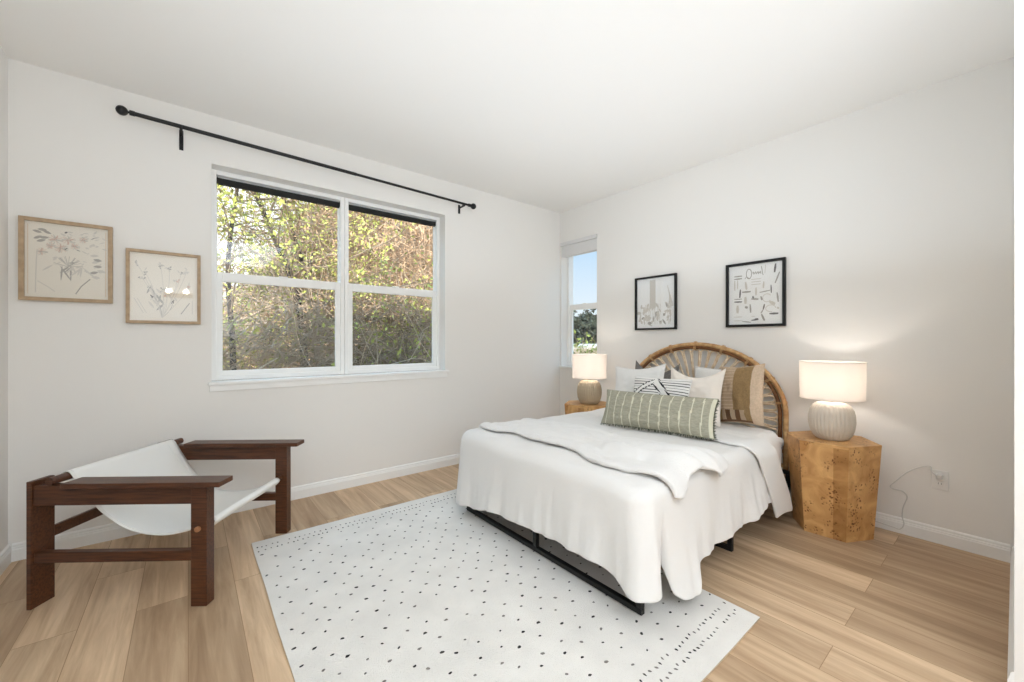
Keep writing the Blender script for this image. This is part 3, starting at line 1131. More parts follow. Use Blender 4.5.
# turned-back top edge of the duvet falling over the near side (part of the duvet)
def cuff():
    nu, nv = 64, 26
    vs, fs = [], []
    for i in range(nu + 1):
        s = i / nu
        for j in range(nv + 1):
            t = j / nv
            ln = s * 1.10           # length from the far side of the bed toward and over the near edge
            flat = 0.60
            xa, xb = 2.62, 2.87
            if ln < flat:
                y = 1.62 - ln
                z = TOP + 0.022
                y0 = y
                drop = 0
            else:
                a = min((ln - flat) / 0.115, 1) * PI / 2
                drop = max(0, ln - flat - 0.115)
                y = 1.62 - flat - 0.075 * math.sin(a) - 0.02 * drop - 0.012
                z = surf_z(2.65, 1.05) + 0.009 - 0.075 * (1 - math.cos(a)) - drop
            dd = max(0, (TOP - z))
            xl = xa - 0.08 * F3(min(1, ln / flat)) + 0.62 * dd
            xr = xb - 0.07 * F3(min(1, ln / flat)) + 0.66 * dd
            x = xl + (xr - xl) * t
            puff = 0.016 * math.sin(PI * t) ** 0.6 + 0.006 * mnoise.noise((x * 7, y * 7, z * 7))
            z = surf_z(x, max(y, 1.05)) + 0.009 if ln < flat else z
            z2 = z + (puff if ln < flat else puff * max(0, 1 - (ln - flat) / .115))
            y2 = y - (puff if ln >= flat else 0) * min(1, (ln - flat) / .115 if ln > flat else 0)
            vs.append((x, y2, z2 + (-0.010 + 0.012 * math.sin(5 * t)) * sstep(ln, 0.98, 1.10)))
    for i in range(nu):
        for j in range(nv):
            k = i * (nv + 1) + j
            fs.append((k, k + 1, k + nv + 2, k + nv + 1))
    m = MB(); m.add(vs, fs)
    o = m.build('folded_edge', 'duvet_cotton', dv, smooth=True)
    so = o.modifiers.new('thick', 'SOLIDIFY'); so.thickness = 0.016; so.offset = 0
    subsurf(o, 1)


cuff()


# fleece throw across the foot of the bed
def throw():
    nu, nv = 130, 56
    vs, fs = [], []
    ye, rad, y_far = 1.04, 0.114, 2.385
    flat = y_far - ye
    for i in range(nu + 1):
        for j in range(nv + 1):
            t = j / nv
            reach = 0.125 + 0.035 * math.sin(9 * t + 0.8) + 0.02 * mnoise.noise((t * 5, 0.3, 0.1))
            L = (flat + reach) * i / nu
            s = L / flat
            xf = keyed(s, [(0, 1.61), (.3, 1.66), (.6, 1.66), (.85, 1.58), (1.1, 1.66)])
            xb = keyed(s, [(0, 2.06), (.4, 2.12), (.7, 2.10), (.9, 2.12), (1.1, 2.20)])
            x = xf + (xb - xf) * t + 0.014 * mnoise.noise((s * 6, t * 3, 9))
            g = lambda c, w: math.exp(-((t - c) / w) ** 2)
            c1, c2 = 0.30 + 0.10 * s, 0.66 + 0.08 * math.sin(3 * s)
            fold = (0.009 + 0.040 * sstep(s, .25, .9)) * g(c1, .10) + (0.007 + 0.036 * sstep(s, .35, .95)) * g(c2, .085)
            fold += 0.020 * g(0.06, .09) * (0.6 + 0.4 * math.sin(5 * s)) + 0.012 * g(.94, .07)
            fold += 0.014 * mnoise.noise((x * 9, s * 7, 2)) + 0.007 * mnoise.noise((x * 24, s * 22, 5))
            fold = max(0, fold)
            edge = min(1, min(t, 1 - t) / 0.045)
            up = 0.0145 + 0.0155 * sstep(L, flat - .1, flat) + fold * math.sqrt(edge)
            if L < flat:
                y = y_far - L
                z = surf_z(x, max(1.05, min(2.36, y))) + up
                if y > 2.36:
                    z -= 0.35 * (y - 2.36)
                vs.append((x, y, z))
            else:
                q = L - flat
                an = min(q / rad, PI / 2)
                d = max(0, q - rad * PI / 2)
                r2 = rad + up - 0.030
                z0 = surf_z(x, 1.05) + 0.030 - rad
                vs.append((x, ye - r2 * math.sin(an), z0 + r2 * math.cos(an) - d))
    for i in range(nu):
        for j in range(nv):
            k = i * (nv + 1) + j
            fs.append((k, k + 1, k + nv + 2, k + nv + 1))
    m = MB(); m.add(vs, fs)
    o = m.build('throw_blanket', 'throw_fleece', None, smooth=True)
    so = o.modifiers.new('thick', 'SOLIDIFY'); so.thickness = 0.022; so.offset = 0
    subsurf(o, 1)
    tag(o, 'fluffy white fleece throw lying rumpled across the foot of the bed', 'blanket')


throw()


# ------------------------------------------------------------------ pillows
def pillow(name, label, bl, br_, z0, h, thick, lean, mats, pattern=None, n=40, pinch=0.07, roll=0.0, seed=1, fringe=None, flange=None,
           sag=0.0):
    """bl, br_: the lower left and lower right corners seen from the foot of the bed; lean back in degrees"""
    bl, br_ = Vector((bl[0], bl[1], 0)), Vector((br_[0], br_[1], 0))
    w = (br_ - bl).length
    Wd = (br_ - bl).normalized()
    Nf = Vector((0, 0, 1)).cross(Wd)
    Nf = -Nf if Nf.x > 0 else Nf
    th = math.radians(lean)
    Ud = Vector((0, 0, 1)) * math.cos(th) - Nf * math.sin(th)
    Nd = Nf * math.cos(th) + Vector((0, 0, 1)) * math.sin(th)
    c = (bl + br_) / 2 + Vector((0, 0, z0))
    ro = math.radians(roll)
    t = thing(name, label, 'pillow', c, group='pillows against the headboard')
    m = MB()
    vs, mi, fs = [], [], []

    def loc2(u, v, side):
        px = w / 2 * u * (1 - pinch * (1 - v * v) * abs(u) ** 1.5)
        py = h / 2 * v * (1 - pinch * (1 - u * u) * abs(v) ** 1.5)
        if v > 0:
            py -= sag * h * (1 - u * u) * v
        e = max(0, (1 - abs(u) ** 2.6)) ** 0.62 * max(0, (1 - abs(v) ** 2.6)) ** 0.62
        d = thick / 2 * e
        d += 0.010 * e * mnoise.noise((u * 2.2 + seed, v * 2.2, side * 3.0)) + 0.006 * e * mnoise.noise((u * 5 + seed, v * 5, 4 + side))
        # creases running from the corners
        d -= 0.006 * e * abs(math.sin(3 * (u - v))) * (abs(u * v)) ** 0.7
        qx, qy = px * math.cos(ro) - py * math.sin(ro), px * math.sin(ro) + py * math.cos(ro)
        return Wd * qx + Ud * (qy + h / 2) + Nd * (d * side)
    for side in (1, -1):
        base = len(vs)
        for j in range(n + 1):
            for i in range(n + 1):
                vs.append(loc2(2 * i / n - 1, 2 * j / n - 1, side))
        for j in range(n):
            for i in range(n):
                k = base + j * (n + 1) + i
                q = (k, k + 1, k + n + 2, k + n + 1)
                fs.append(q if side == 1 else tuple(reversed(q)))
                u, v = (i + .5) / n, (j + .5) / n
                mi.append(pattern(u if side == 1 else 1 - u, v) if pattern else 0)
    m.add(vs, fs, mi)
    m.build('cushion', mats, t, smooth=True)
    pp = MB()
    cnr = []
    for k in range(160):
        q = k / 40.0
        e = int(q); f = (q - e) * 2 - 1
        u, v = ((f, -1), (1, f), (-f, 1), (-1, -f))[e]
        cnr.append(loc2(u, v, 1))
    pp.tube(cnr, 0.0035, 6, closed=True)
    pp.build('piping', mats[0] if not flange else flange, t, smooth=True)
    if fringe:
        fr = MB()
        rg2 = random.Random(seed)
        for (edge, matn) in fringe:
            K = 90 if edge in ('bottom', 'top') else 40
            for k in range(K):
                s = 2 * (k + rg2.random() * .6) / K - 1
                u, v = {'bottom': (s, -1), 'top': (s, 1), 'left': (-1, s), 'right': (1, s)}[edge]
                p0 = loc2(u * .998, v * .998, 1)
                dirv = {'bottom': -Ud, 'top': Ud, 'left': -Wd, 'right': Wd}[edge]
                L = rg2.uniform(.010, .020)
                p1 = p0 + dirv * L + Nd * rg2.uniform(-.004, .010) + Wd * rg2.uniform(-.006, .006)
                fr.tube([p0, (p0 + p1) / 2 + Nd * .003, p1], [.0030, .0026, .0012], 4)
        fr.build('fringe', fringe[0][1], t, smooth=True)
    return t


def pat_sage(u, v):
    if u > 0.965:
        return 1
    for k in range(11):
        c = 0.045 + k * 0.0865
        if abs(u - c - 0.004 * math.sin(v * 7 + k)) < 0.0050:
            return 1
    return 0


def pat_zig(u, v):
    # two thick tufted bands rising to a peak, black fringe lines beside them, thin rules in between
    def band(c, w1, w2):
        d = abs(c)
        if d < w1:
            return 0
        if d < w2:
            return 1 if math.sin((u + v) * 70) > -0.7 else 0
        return None
    if u < 0.40:
        yb = 0.42 + ((u - 0.02) / 0.38) ** 0.7 * 0.46 if u > 0.02 else 0.42
        r = band((v - yb), 0.045, 0.085)
    else:
        yb = 0.92 - (u - 0.42) / 0.36 * 0.58
        r = band((v - yb) * 0.6, 0.05, 0.09)
    if r is not None:
        return r
    return 1 if ((v * 15) % 1.0) < 0.22 and 0.03 < v < 0.97 else 0


def pat_brown(u, v):
    if u > 0.80:
        return 3
    if v < 0.22:
        return (1, 0, 2, 0, 2, 0, 1)[int(u / 0.80 * 6.99)] if v > 0.04 else 2
    if u > 0.42:
        return 1
    return 0 if ((v * 16) % 1.0) > 0.16 else 3


SZ = TOP + 0.012
pillow('pillow', 'grey square pillow whose corners peek out behind the white pillows', (3.17, 2.24), (3.20, 1.82), SZ + 0.01, 0.43, 0.085, 17,
       ['pillow_grey'], roll=-2, seed=3, pinch=0.06, sag=0.22)
pillow('pillow', 'white pillow half hidden between the tan striped pillow and headboard', (3.30, 1.70), (3.30, 1.30), SZ + 0.0, 0.40, 0.055, 8,
       ['pillow_white'], seed=8)
pillow('pillow', 'large white pillow at the left rear, behind the black striped cushion', (2.93, 2.26), (3.00, 1.80), SZ + 0.005, 0.42, 0.12, 17,
       ['pillow_white'], roll=4.5, seed=5, pinch=0.09, sag=0.06)
pillow('pillow', 'ivory square pillow between the zigzag cushion and the tan striped pillow', (2.93, 1.735), (2.965, 1.325), SZ + 0.0, 0.425, 0.12, 17,
       ['pillow_ivory'], roll=0.5, seed=11, pinch=0.09, sag=0.15)
pillow('pillow', 'tan and brown striped square pillow leaning at the right of the headboard', (3.215, 1.455), (3.065, 1.10), SZ + 0.008, 0.43, 0.10, 9,
       ['tan_cloth', 'brown_cloth', 'brown_dark_cloth', 'tan_light_cloth'], pattern=pat_brown, n=72, seed=14, roll=7, flange='tan_light_cloth')
pillow('pillow', 'black and white cushion with tufted zigzag bands behind the green bolster', (2.705, 1.915), (2.76, 1.465), SZ + 0.02, 0.33, 0.11, 20,
       ['pillow_white', 'ink_black'], pattern=pat_zig, n=110, seed=17, pinch=0.06)
pillow('pillow', 'long sage green lumbar pillow with cream stripes and frayed edges', (2.39, 1.925), (2.535, 1.165), SZ + 0.006, 0.255, 0.14, 22,
       ['sage', 'cream_thread'], pattern=pat_sage, n=120, seed=21, pinch=0.04,
       fringe=[('bottom', 'sage_dark'), ('right', 'sage_dark')])


# ------------------------------------------------------------------ rattan headboard
def headboard():
    X = 3.43
    cy, cz, R, KZ = 1.735, 0.655, 0.675, 0.765
    t = thing('headboard', 'arched rattan sunburst headboard behind the bed', 'headboard', (X, cy, 0))
    P = lambda a, r, dx=0.0: (dx, -r * math.cos(a), cz + KZ * r * math.sin(a))
    N = 60
    arc = [PI * k / N for k in range(N + 1)]
    b = MB()
    b.tube([(0.0, -R, 0.0)] + [(0.0, -R, 0.25)] + [P(a, R) for a in arc] + [(0.0, R, 0.25), (0.0, R, 0.0)], 0.018, 10)
    b.build('outer_rim', 'rattan', t, smooth=True)
    b = MB()
    b.tube([(-0.004, -(R - 0.036), cz - 0.26)] + [P(a, R - 0.036, -0.004) for a in arc] + [(-0.004, R - 0.036, cz - 0.26)], 0.014, 10)
    b.build('inner_rim', 'rattan_dark', t, smooth=True)
    # binding wraps round both rims
    for k in range(9):
        a = PI * (k + .5) / 9
        b = MB()
        for d in (-.008, 0.0, .008):
            c = [(0.0215 * math.sin(q) - 0.002, -(R - 0.018 + 0.0385 * math.cos(q)) * math.cos(a + d / R * 1.0),
                  cz + (KZ * (R - 0.018) + 0.0385 * math.cos(q)) * math.sin(a + d / R)) for q in [2 * PI * i / 16 for i in range(16)]]
            b.tube(c, 0.0026, 5, closed=True)
        b.build('binding', 'rattan', t, smooth=True)
    r0, r1 = 0.10, R - 0.052
    n = 29
    for k in range(n):
        a0 = -0.36 + (PI + 0.72) * (k + 0.5) / n
        pts = []
        hw0, hw1 = 0.011, 0.0315
        for i in range(8):
            s = i / 7
            r = r0 + (r1 - hw1 - r0) * s
            pts.append((r, -(hw0 + (hw1 - hw0) * s)))
        for i in range(1, 8):
            q = -PI / 2 + PI * i / 8
            pts.append((r1 - hw1 + hw1 * math.cos(q), hw1 * math.sin(q)))
        for i in range(7, -1, -1):
            s = i / 7
            r = r0 + (r1 - hw1 - r0) * s
            pts.append((r, hw0 + (hw1 - hw0) * s))
        ca, sa = math.cos(a0), math.sin(a0)
        if sa < 0:          # the lowest loops run out to the upright posts
            pts = [(r / max(ca if ca > 0 else -ca, .9), o) for r, o in pts]
        q3 = [(0.0, -(r * ca - o * sa), cz + KZ * (r * sa + o * ca)) for r, o in pts]
        m = MB(); m.tube(q3, 0.0078, 8)
        m.build('petal_loop', 'rattan_pale', t, smooth=True)
    b = MB()
    b.tube([P(a, r0) for a in arc], 0.014, 8)
    b.tube([(0, -R, 0.28), (0, R, 0.28)], 0.014, 8)
    b.tube([(0, -R, cz - 0.27), (0, R, cz - 0.27)], 0.014, 8)
    b.build('cross_rail', 'rattan', t, smooth=True)


headboard()


# ------------------------------------------------------------------ nightstands
def nightstand(label, cx, cy, a0, flip):
    t = thing('nightstand', label, 'nightstand', (cx, cy, 0), group='burl wood nightstands beside the bed')
    zt = 0.575
    Rt, Rb = 0.243, 0.206
    z1 = zt - 0.016
    A = [math.radians(a0 + 60 * k) for k in range(6)]

    def ring(r, z):
        return [Vector((r * math.cos(a), r * math.sin(a), z)) for a in A]
    rz = lambda z: Rb + (Rt - Rb) * z / zt
    b = MB()
    lo, hi = ring(rz(0.0) , 0.0), ring(rz(z1), z1)
    vs, fs, mi = [], [], []
    cut = 0.70
    for k in range(6):
        j = (k + 1) % 6
        # each side is veneered in two leaves with a seam
        m0, m1 = lo[k].lerp(lo[j], cut), hi[k].lerp(hi[j], cut)
        o = len(vs)
        vs += [lo[k], m0, m1, hi[k], m0, lo[j], hi[j], m1]
        fs += [(o, o + 1, o + 2, o + 3), (o + 4, o + 5, o + 6, o + 7)]
        mi += [0, 1 if k % 2 == 0 else 0]
    b.add(vs, fs, mi)
    b.add(lo, [tuple(reversed(range(6)))], 1)
    b.add(hi, [tuple(range(6))], 0)
    b.build('body', ['burl', 'burl_deep'], t)
    b = MB()
    poly0 = ring(rz(z1) + 0.0005, z1 + 0.0003)
    poly1 = ring(Rt + 0.0005, zt)
    b.add(poly0 + poly1, [tuple(reversed(range(6))), tuple(range(6, 12))] + [(i, (i + 1) % 6, 6 + (i + 1) % 6, 6 + i) for i in range(6)], 0)
    b.build('top', ['burl'], t)
    return t


nightstand('hexagonal burl wood nightstand at the right of the bed by the outlet', 3.225, 0.745, 153, 0)
nightstand('burl wood nightstand beyond the bed in the corner under the narrow window', 3.137, 2.70, 153, 0)


# ------------------------------------------------------------------ table lamps
def lamp(label, cx, cy, z0, basemat):
    t = thing('table_lamp', label, 'table lamp', (cx, cy, z0), group='ribbed ceramic lamps on the nightstands')
    H = 0.222
    prof = [(0.0, 0.0), (0.078, 0.0), (0.084, 0.004), (0.100, 0.025), (0.114, 0.06), (0.120, 0.10), (0.119, 0.135), (0.112, 0.170),
            (0.098, 0.196), (0.078, 0.212), (0.050, 0.220), (0.022, H), (0.0, H)]
    # refine the profile
    fine = []
    for (r0, z_0), (r1, z_1) in zip(prof, prof[1:]):
        for k in range(3):
            fine.append((r0 + (r1 - r0) * k / 3, z_0 + (z_1 - z_0) * k / 3))
    fine.append(prof[-1])
    fine = [(r, z * 1.07) for r, z in fine]
    H *= 1.07
    nr = 34

    def mod(a, i, r):
        amp = 0.0055 * min(1, r / 0.1) ** 3
        return r * 1.0 - amp * (0.5 - 0.5 * abs(math.cos(nr * a / 2)) ** 0.6 * 2) if r > 0.02 else r
    b = MB(); b.lathe(fine, n=nr * 8, mod=mod)
    b.build('lamp_base', basemat, t, smooth=True)
    b = MB()
    b.lathe([(0.0, H), (0.022, H), (0.022, H + 0.008), (0.010, H + 0.012), (0.010, H + 0.05), (0.018, H + 0.052), (0.018, H + 0.085), (0.0, H + 0.085)], n=24)
    b.build('socket', 'brass', t, smooth=True, angle=40)
    b = MB()
    b.lathe([(0.0, H + 0.085), (0.014, H + 0.087), (0.016, H + 0.098), (0.028, H + 0.121), (0.030, H + 0.140), (0.022, H + 0.160), (0.0, H + 0.168)], n=24)
    b.build('bulb', 'bulb_glow', t, smooth=True)
    s0, s1 = 0.258, 0.490
    R0, R1 = 0.167, 0.170
    b = MB()
    b.lathe([(R0, s0), (R1, s1), (R1 - 0.002, s1), (R0 - 0.002, s0)], n=72, closed=True)
    sh = b.build('lamp_shade', 'lamp_linen', t, smooth=True, angle=60)
    for (r, z) in ((R0 - 0.001, s0), (R1 - 0.001, s1)):
        b = MB()
        b.tube([(r * math.cos(a), r * math.sin(a), z) for a in [2 * PI * k / 72 for k in range(72)]], 0.003, 6, closed=True)
        b.build('rim', 'lamp_linen', sh, smooth=True)
    b = MB()
    zs = s1 - 0.02
    for k in range(3):
        a = 2 * PI * k / 3 + .4
        b.tube([(0.016 * math.cos(a), 0.016 * math.sin(a), zs - 0.035), (R1 * 0.99 * math.cos(a), R1 * 0.99 * math.sin(a), zs)], 0.0018, 6)
    for sx in (-1, 1):
        b.tube([(sx * .012, 0, H + .05), (sx * .045, 0, H + .10), (sx * .045, 0, H + .17), (sx * .012, 0, zs - .03), (0, 0, zs - .03)], .0018, 6)
    b.tube([(0, 0, zs - 0.036), (0, 0, zs + 0.0)], 0.005, 8)
    b.build('harp', 'brass', t, smooth=True)
    return t


lamp('lit ribbed cream lamp with white drum shade on the right nightstand', 3.225, 0.742, 0.5753, 'ceramic')
lamp('lit rounded taupe lamp with white drum shade below the narrow window', 3.13, 2.67, 0.5753, 'ceramic_taupe')

# ------------------------------------------------------------------ outlet and cord
t = thing('wall_outlet', 'white electrical outlet low on the wall right of the nightstand', 'outlet', (XE, 0.283, 0.376))
b = MB(); b.box((-0.006, -0.036, -0.058), (0, 0.036, 0.058), 0.004)
b.build('cover_plate', 'plastic_white', t)
for z in (-0.022, 0.022):
    b = MB(); b.box((-0.0085, -0.017, z - 0.015), (-0.005, 0.017, z + 0.015), 0.003)
    for y in (-0.006, 0.006):
        b.box((-0.0088, y - 0.0012, z - 0.003), (-0.008, y + 0.0012, z + 0.007), 0, 1)
    b.build('socket', ['plastic_white', 'plastic_slot'], t)


def onX(px, py, X):
    th = math.radians(51.3)
    k, q = (px - 512) / FPX, (341 - py) / FPX
    d = (math.cos(th) + k * math.sin(th), math.sin(th) - k * math.cos(th), q)
    s = X / d[0]
    return Vector((X, d[1] * s, CAM_H + q * s))


def smooth_path(pts, k=6):
    out = []
    P = [Vector(p) for p in pts]
    for i in range(len(P) - 1):
        a, b_, c, d = P[max(0, i - 1)], P[i], P[i + 1], P[min(len(P) - 1, i + 2)]
        for j in range(k):
            s = j / k
            out.append(0.5 * ((2 * b_) + (c - a) * s + (2 * a - 5 * b_ + 4 * c - d) * s * s + (3 * b_ - a - 3 * c + d) * s ** 3))
    out.append(P[-1])
    return out


t = thing('power_cord', 'thin white lamp cord running from the outlet down to the baseboard', 'cord', (0, 0, 0))
b = MB()
b.box((XE - 0.034, 0.283 - 0.014, 0.376 + 0.010), (XE - 0.0092, 0.283 + 0.014, 0.376 + 0.036), 0.004)
b.build('plug', 'cord_plastic', t)
pts = [(XE - 0.030, 0.292, 0.402), (XE - 0.034, 0.315, 0.425)] + [onX(px, py, XE - o) for px, py, o in
       ((930, 466, .02), (917, 468, .012), (906, 473, .012), (896, 481, .014), (890, 486, .018), (894, 489, .014), (902, 491, .012), (907, 497, .010),
        (903, 507, .010), (902, 516, .010), (904, 524, .016), (900, 529, .022), (893, 527, .022), (884, 524, .024), (872, 520, .026))]
b = MB(); b.tube(smooth_path(pts, 6), 0.0026, 8)
b.build('cable', 'cord_plastic', t, smooth=True)

# ------------------------------------------------------------------ sling armchair
CH = thing('armchair', 'dark walnut sling armchair with white canvas seat under the oak prints', 'chair', (0.103, 2.20, 0), 0)
# local axes: x = from front to back, y = from the near frame to the far frame
CH.rotation_euler = (0, 0, math.atan2(0.6, -0.8))
# x local -> (-.8,.6); y local should be (.6,.8) which is -90 deg from x, so y is negated below


def cb(lo, hi, bev=0.003):
    m = MB()
    m.box((lo[0], -hi[1], lo[2]), (hi[0], -lo[1], hi[2]), bev)
    return m


for wf in (0.0, 0.69):
    cb((0.0, wf + 0.004, 0.552), (0.68, wf + 0.100, 0.575), 0.003).build('arm_top', 'walnut', CH)
    cb((0.085, wf + 0.048, 0), (0.155, wf + 0.100, 0.5515)).build('front_leg', 'walnut', CH)
    cb((0.846, wf + 0.045, 0), (0.868, wf + 0.143, 0.572)).build('back_leg', 'walnut', CH)
    cb((0.1555, wf + 0.052, 0.462), (0.8455, wf + 0.094, 0.5515)).build('arm_rail', 'walnut', CH)
    cb((0.1555, wf + 0.055, 0.203), (0.8455, wf + 0.088, 0.250)).build('stretcher', 'walnut', CH)
    m = MB()
    for x, z in ((0.12, 0.352),):
        yy = -(wf + (0.047 if wf < .3 else 0.101))
        m.tube([(x, yy, z), (x, yy + (0.010 if wf < .3 else -0.010), z)], 0.012, 14)
    m.build('dowel_end', 'walnut_light', CH, smooth=True, angle=40)
cb((0.848, 0.1435, 0.285), (0.866, 0.7245, 0.335)).build('back_stretcher', 'walnut', CH)
m = MB(); m.tube([(0.12, -0.1005, 0.352), (0.12, -0.7375, 0.352)], 0.011, 12)
m.build('front_rod', 'walnut', CH, smooth=True, angle=40)
m = MB(); m.tube([(0.775, -0.05, 0.570), (0.775, -0.80, 0.570)], 0.018, 12)
m.build('back_rod', 'walnut', CH, smooth=True, angle=40)


def sling():
    prof = [(0.800, 0.560), (0.797, 0.585), (0.775, 0.592), (0.757, 0.580), (0.735, 0.545), (0.69, 0.482), (0.62, 0.402), (0.54, 0.340),
            (0.46, 0.304), (0.38, 0.290), (0.30, 0.294), (0.22, 0.310), (0.16, 0.334), (0.128, 0.361), (0.112, 0.363), (0.100, 0.352),
            (0.108, 0.336), (0.13, 0.318)]
    pr = [(p.x, p.z) for p in smooth_path([(x, 0, z) for x, z in prof], 4)]
    nw = 24
    vs, fs = [], []
    for i, (x, z) in enumerate(pr):
        for j in range(nw + 1):
            s = j / nw
            w = 0.126 + (0.560 + 0.045 * sstep(x, .5, .75)) * s
            inner = sstep(x, 0.13, 0.22) * (1 - sstep(x, 0.66, 0.74))
            dip = -0.020 * math.sin(PI * s) * inner + 0.004 * mnoise.noise((x * 8, s * 5, 2)) * inner
            vs.append((x, -w, z + dip))
    n = nw + 1
    for i in range(len(pr) - 1):
        for j in range(nw):
            fs.append((i * n + j, i * n + j + 1, (i + 1) * n + j + 1, (i + 1) * n + j))
    m = MB(); m.add(vs, fs)
    o = m.build('canvas_sling', 'canvas', CH, smooth=True)
    so = o.modifiers.new('thick', 'SOLIDIFY'); so.thickness = 0.004; so.offset = 0
    m = MB()
    for w in (0.14, 0.674):
        m.tube([(x, -w, z + 0.0035 - 0.020 * math.sin(PI * (w - .126) / .56) * sstep(x, .13, .22) * (1 - sstep(x, .66, .74))) for x, z in pr[8:-12]], 0.0016, 5)
    m.build('hem_seam', 'canvas', o, smooth=True)


sling()

# ------------------------------------------------------------------ the room's vanity light behind the photographer
t = thing('wall_sconce', 'two bulb wall light on the wall behind the photographer', 'wall light', (-0.15, YS, 2.02))
b = MB(); b.box((-0.22, 0, -0.04), (0.22, 0.025, 0.04), 0.006); b.build('back_plate', 'brass', t)
for x in (-0.12, 0.12):
    b = MB(); b.tube([(x, 0.02, 0), (x, 0.07, 0), (x, 0.09, 0.02)], 0.008, 8); b.build('arm', 'brass', t, smooth=True)
    b = MB(); b.sphere((x, 0.09, 0.07), 0.05, sub=3); b.build('globe', 'vanity_glow', t, smooth=True)

# ------------------------------------------------------------------ outside: ground, brambles and trees
rng = np.random.default_rng(7)


def ground_h(x, y):
    north = sstep(y, 5.0, 9.5)
    hx = keyed(x, [(-6, 1.0), (0.8, 1.0), (2.4, 4.6), (4.6, 4.6), (6.0, 0.9), (9, 0.75)])
    base = -0.28 + north * (hx + 0.28)
    east = -0.28 + 1.15 * sstep(x, 5.0, 11.0)
    return max(base, east) + 0.05 * mnoise.noise((x * .9, y * .9, 0))


b = MB()
G = 110
x0, x1, y0, y1 = -14, 46, -12, 48
vs = [(x0 + (x1 - x0) * i / G, y0 + (y1 - y0) * j / G, 0) for j in range(G + 1) for i in range(G + 1)]
vs = [(x, y, ground_h(x, y)) for x, y, _ in vs]
b.add(vs, [(j * (G + 1) + i, j * (G + 1) + i + 1, (j + 1) * (G + 1) + i + 1, (j + 1) * (G + 1) + i) for j in range(G) for i in range(G)])
struct(b.build('outside_ground', 'soil', None, smooth=True), 'brown earth bank outside the windows', 'ground')


def tubes_mesh(mb, P, Rr, sides=3, mi=0):
    """P (n, m, 3) polylines, Rr (n, m) radii"""
    n, m, _ = P.shape
    T = np.gradient(P, axis=1)
    T /= np.linalg.norm(T, axis=2, keepdims=True) + 1e-9
    ref = np.where(np.abs(T[..., 2:3]) < 0.9, np.array([0, 0, 1.0]), np.array([1.0, 0, 0]))
    X = np.cross(T, ref); X /= np.linalg.norm(X, axis=2, keepdims=True) + 1e-9
    Y = np.cross(T, X)
    a = 2 * np.pi * np.arange(sides) / sides
    V = P[:, :, None, :] + Rr[:, :, None, None] * (X[:, :, None, :] * np.cos(a)[None, None, :, None] + Y[:, :, None, :] * np.sin(a)[None, None, :, None])
    V = V.reshape(-1, 3)
    idx = np.arange(n * m * sides).reshape(n, m, sides)
    A = idx[:, :-1, :]; B_ = idx[:, 1:, :]
    F = np.stack([A, np.roll(A, -1, 2), np.roll(B_, -1, 2), B_], axis=-1).reshape(-1, 4)
    mb.add(V.tolist(), F.tolist(), mi)


def walks(n, start, direc, m=9, step=0.12, curl=0.35, droop=0.0):
    """random-walk twigs"""
    P = np.zeros((n, m, 3))
    d = direc / (np.linalg.norm(direc, axis=1, keepdims=True) + 1e-9)
    p = start.copy()
    bend = rng.normal(0, curl * .5, (n, 3))
    st = step * rng.uniform(.6, 1.4, (n, 1))
    for k in range(m):
        P[:, k] = p
        d = d + bend * .5 + rng.normal(0, curl * .4, (n, 3)) + np.array([0, 0, -droop])
        d /= np.linalg.norm(d, axis=1, keepdims=True) + 1e-9
        p = p + d * st
    return P


def leaves(mb, C, size, mi=0, flat=0.0):
    n = len(C)
    a = rng.normal(0, 1, (n, 3)); a /= np.linalg.norm(a, axis=1, keepdims=True)
    c = rng.normal(0, 1, (n, 3)); c = np.cross(a, c); c /= np.linalg.norm(c, axis=1, keepdims=True)
    s = (size * rng.uniform(.6, 1.4, (n, 1)))
    nrm = np.cross(a, c)
    V = np.stack([C - a * s, C + c * s * .5 + nrm * s * .12, C + a * s, C - c * s * .5 + nrm * s * .12], axis=1).reshape(-1, 3)
    F = np.arange(4 * n).reshape(n, 4)
    mb.add(V.tolist(), F.tolist(), mi)


def bush(name, label, cat, c, size, n_twig, twig, n_leaf, leaf, lsize, rad=0.006, group=None, step=0.13, kind=None):
    """a tangle of arching stems with leaves along them"""
    c = np.array(c, float)
    t = thing(name, label, cat, tuple(c), group='bushes outside the windows', kind=kind)
    st = np.stack([rng.uniform(-.5, .5, n_twig) * size[0], rng.uniform(-.5, .5, n_twig) * size[1], rng.uniform(0, 1, n_twig) ** 1.1 * size[2] * .95], 1)
    for k in range(n_twig):
        if rng.random() < .4:
            st[k, 2] = 0.0
    di = np.stack([rng.normal(0, .8, n_twig), rng.normal(0, .5, n_twig), rng.normal(.45, .6, n_twig)], 1)
    P = walks(n_twig, st, di, 9, step, .30, .05)
    P[..., 2] = np.maximum(P[..., 2], -0.1)
    if c[1] > 4 and c[0] < 5.5:
        P[..., 1] = np.maximum(P[..., 1], 4.15 - c[1])
    R = np.linspace(1.0, .35, 9)[None, :] * (rad * rng.uniform(.5, 1.5, (n_twig, 1)))
    m = MB(); tubes_mesh(m, P, R)
    m.build('stems', twig, t)
    if n_leaf:
        pts = P.reshape(-1, 3)
        q = pts[rng.integers(0, len(pts), n_leaf)] + rng.normal(0, .05, (n_leaf, 3))
        m = MB(); leaves(m, q, lsize)
        m.build('foliage', leaf, t)
    return t


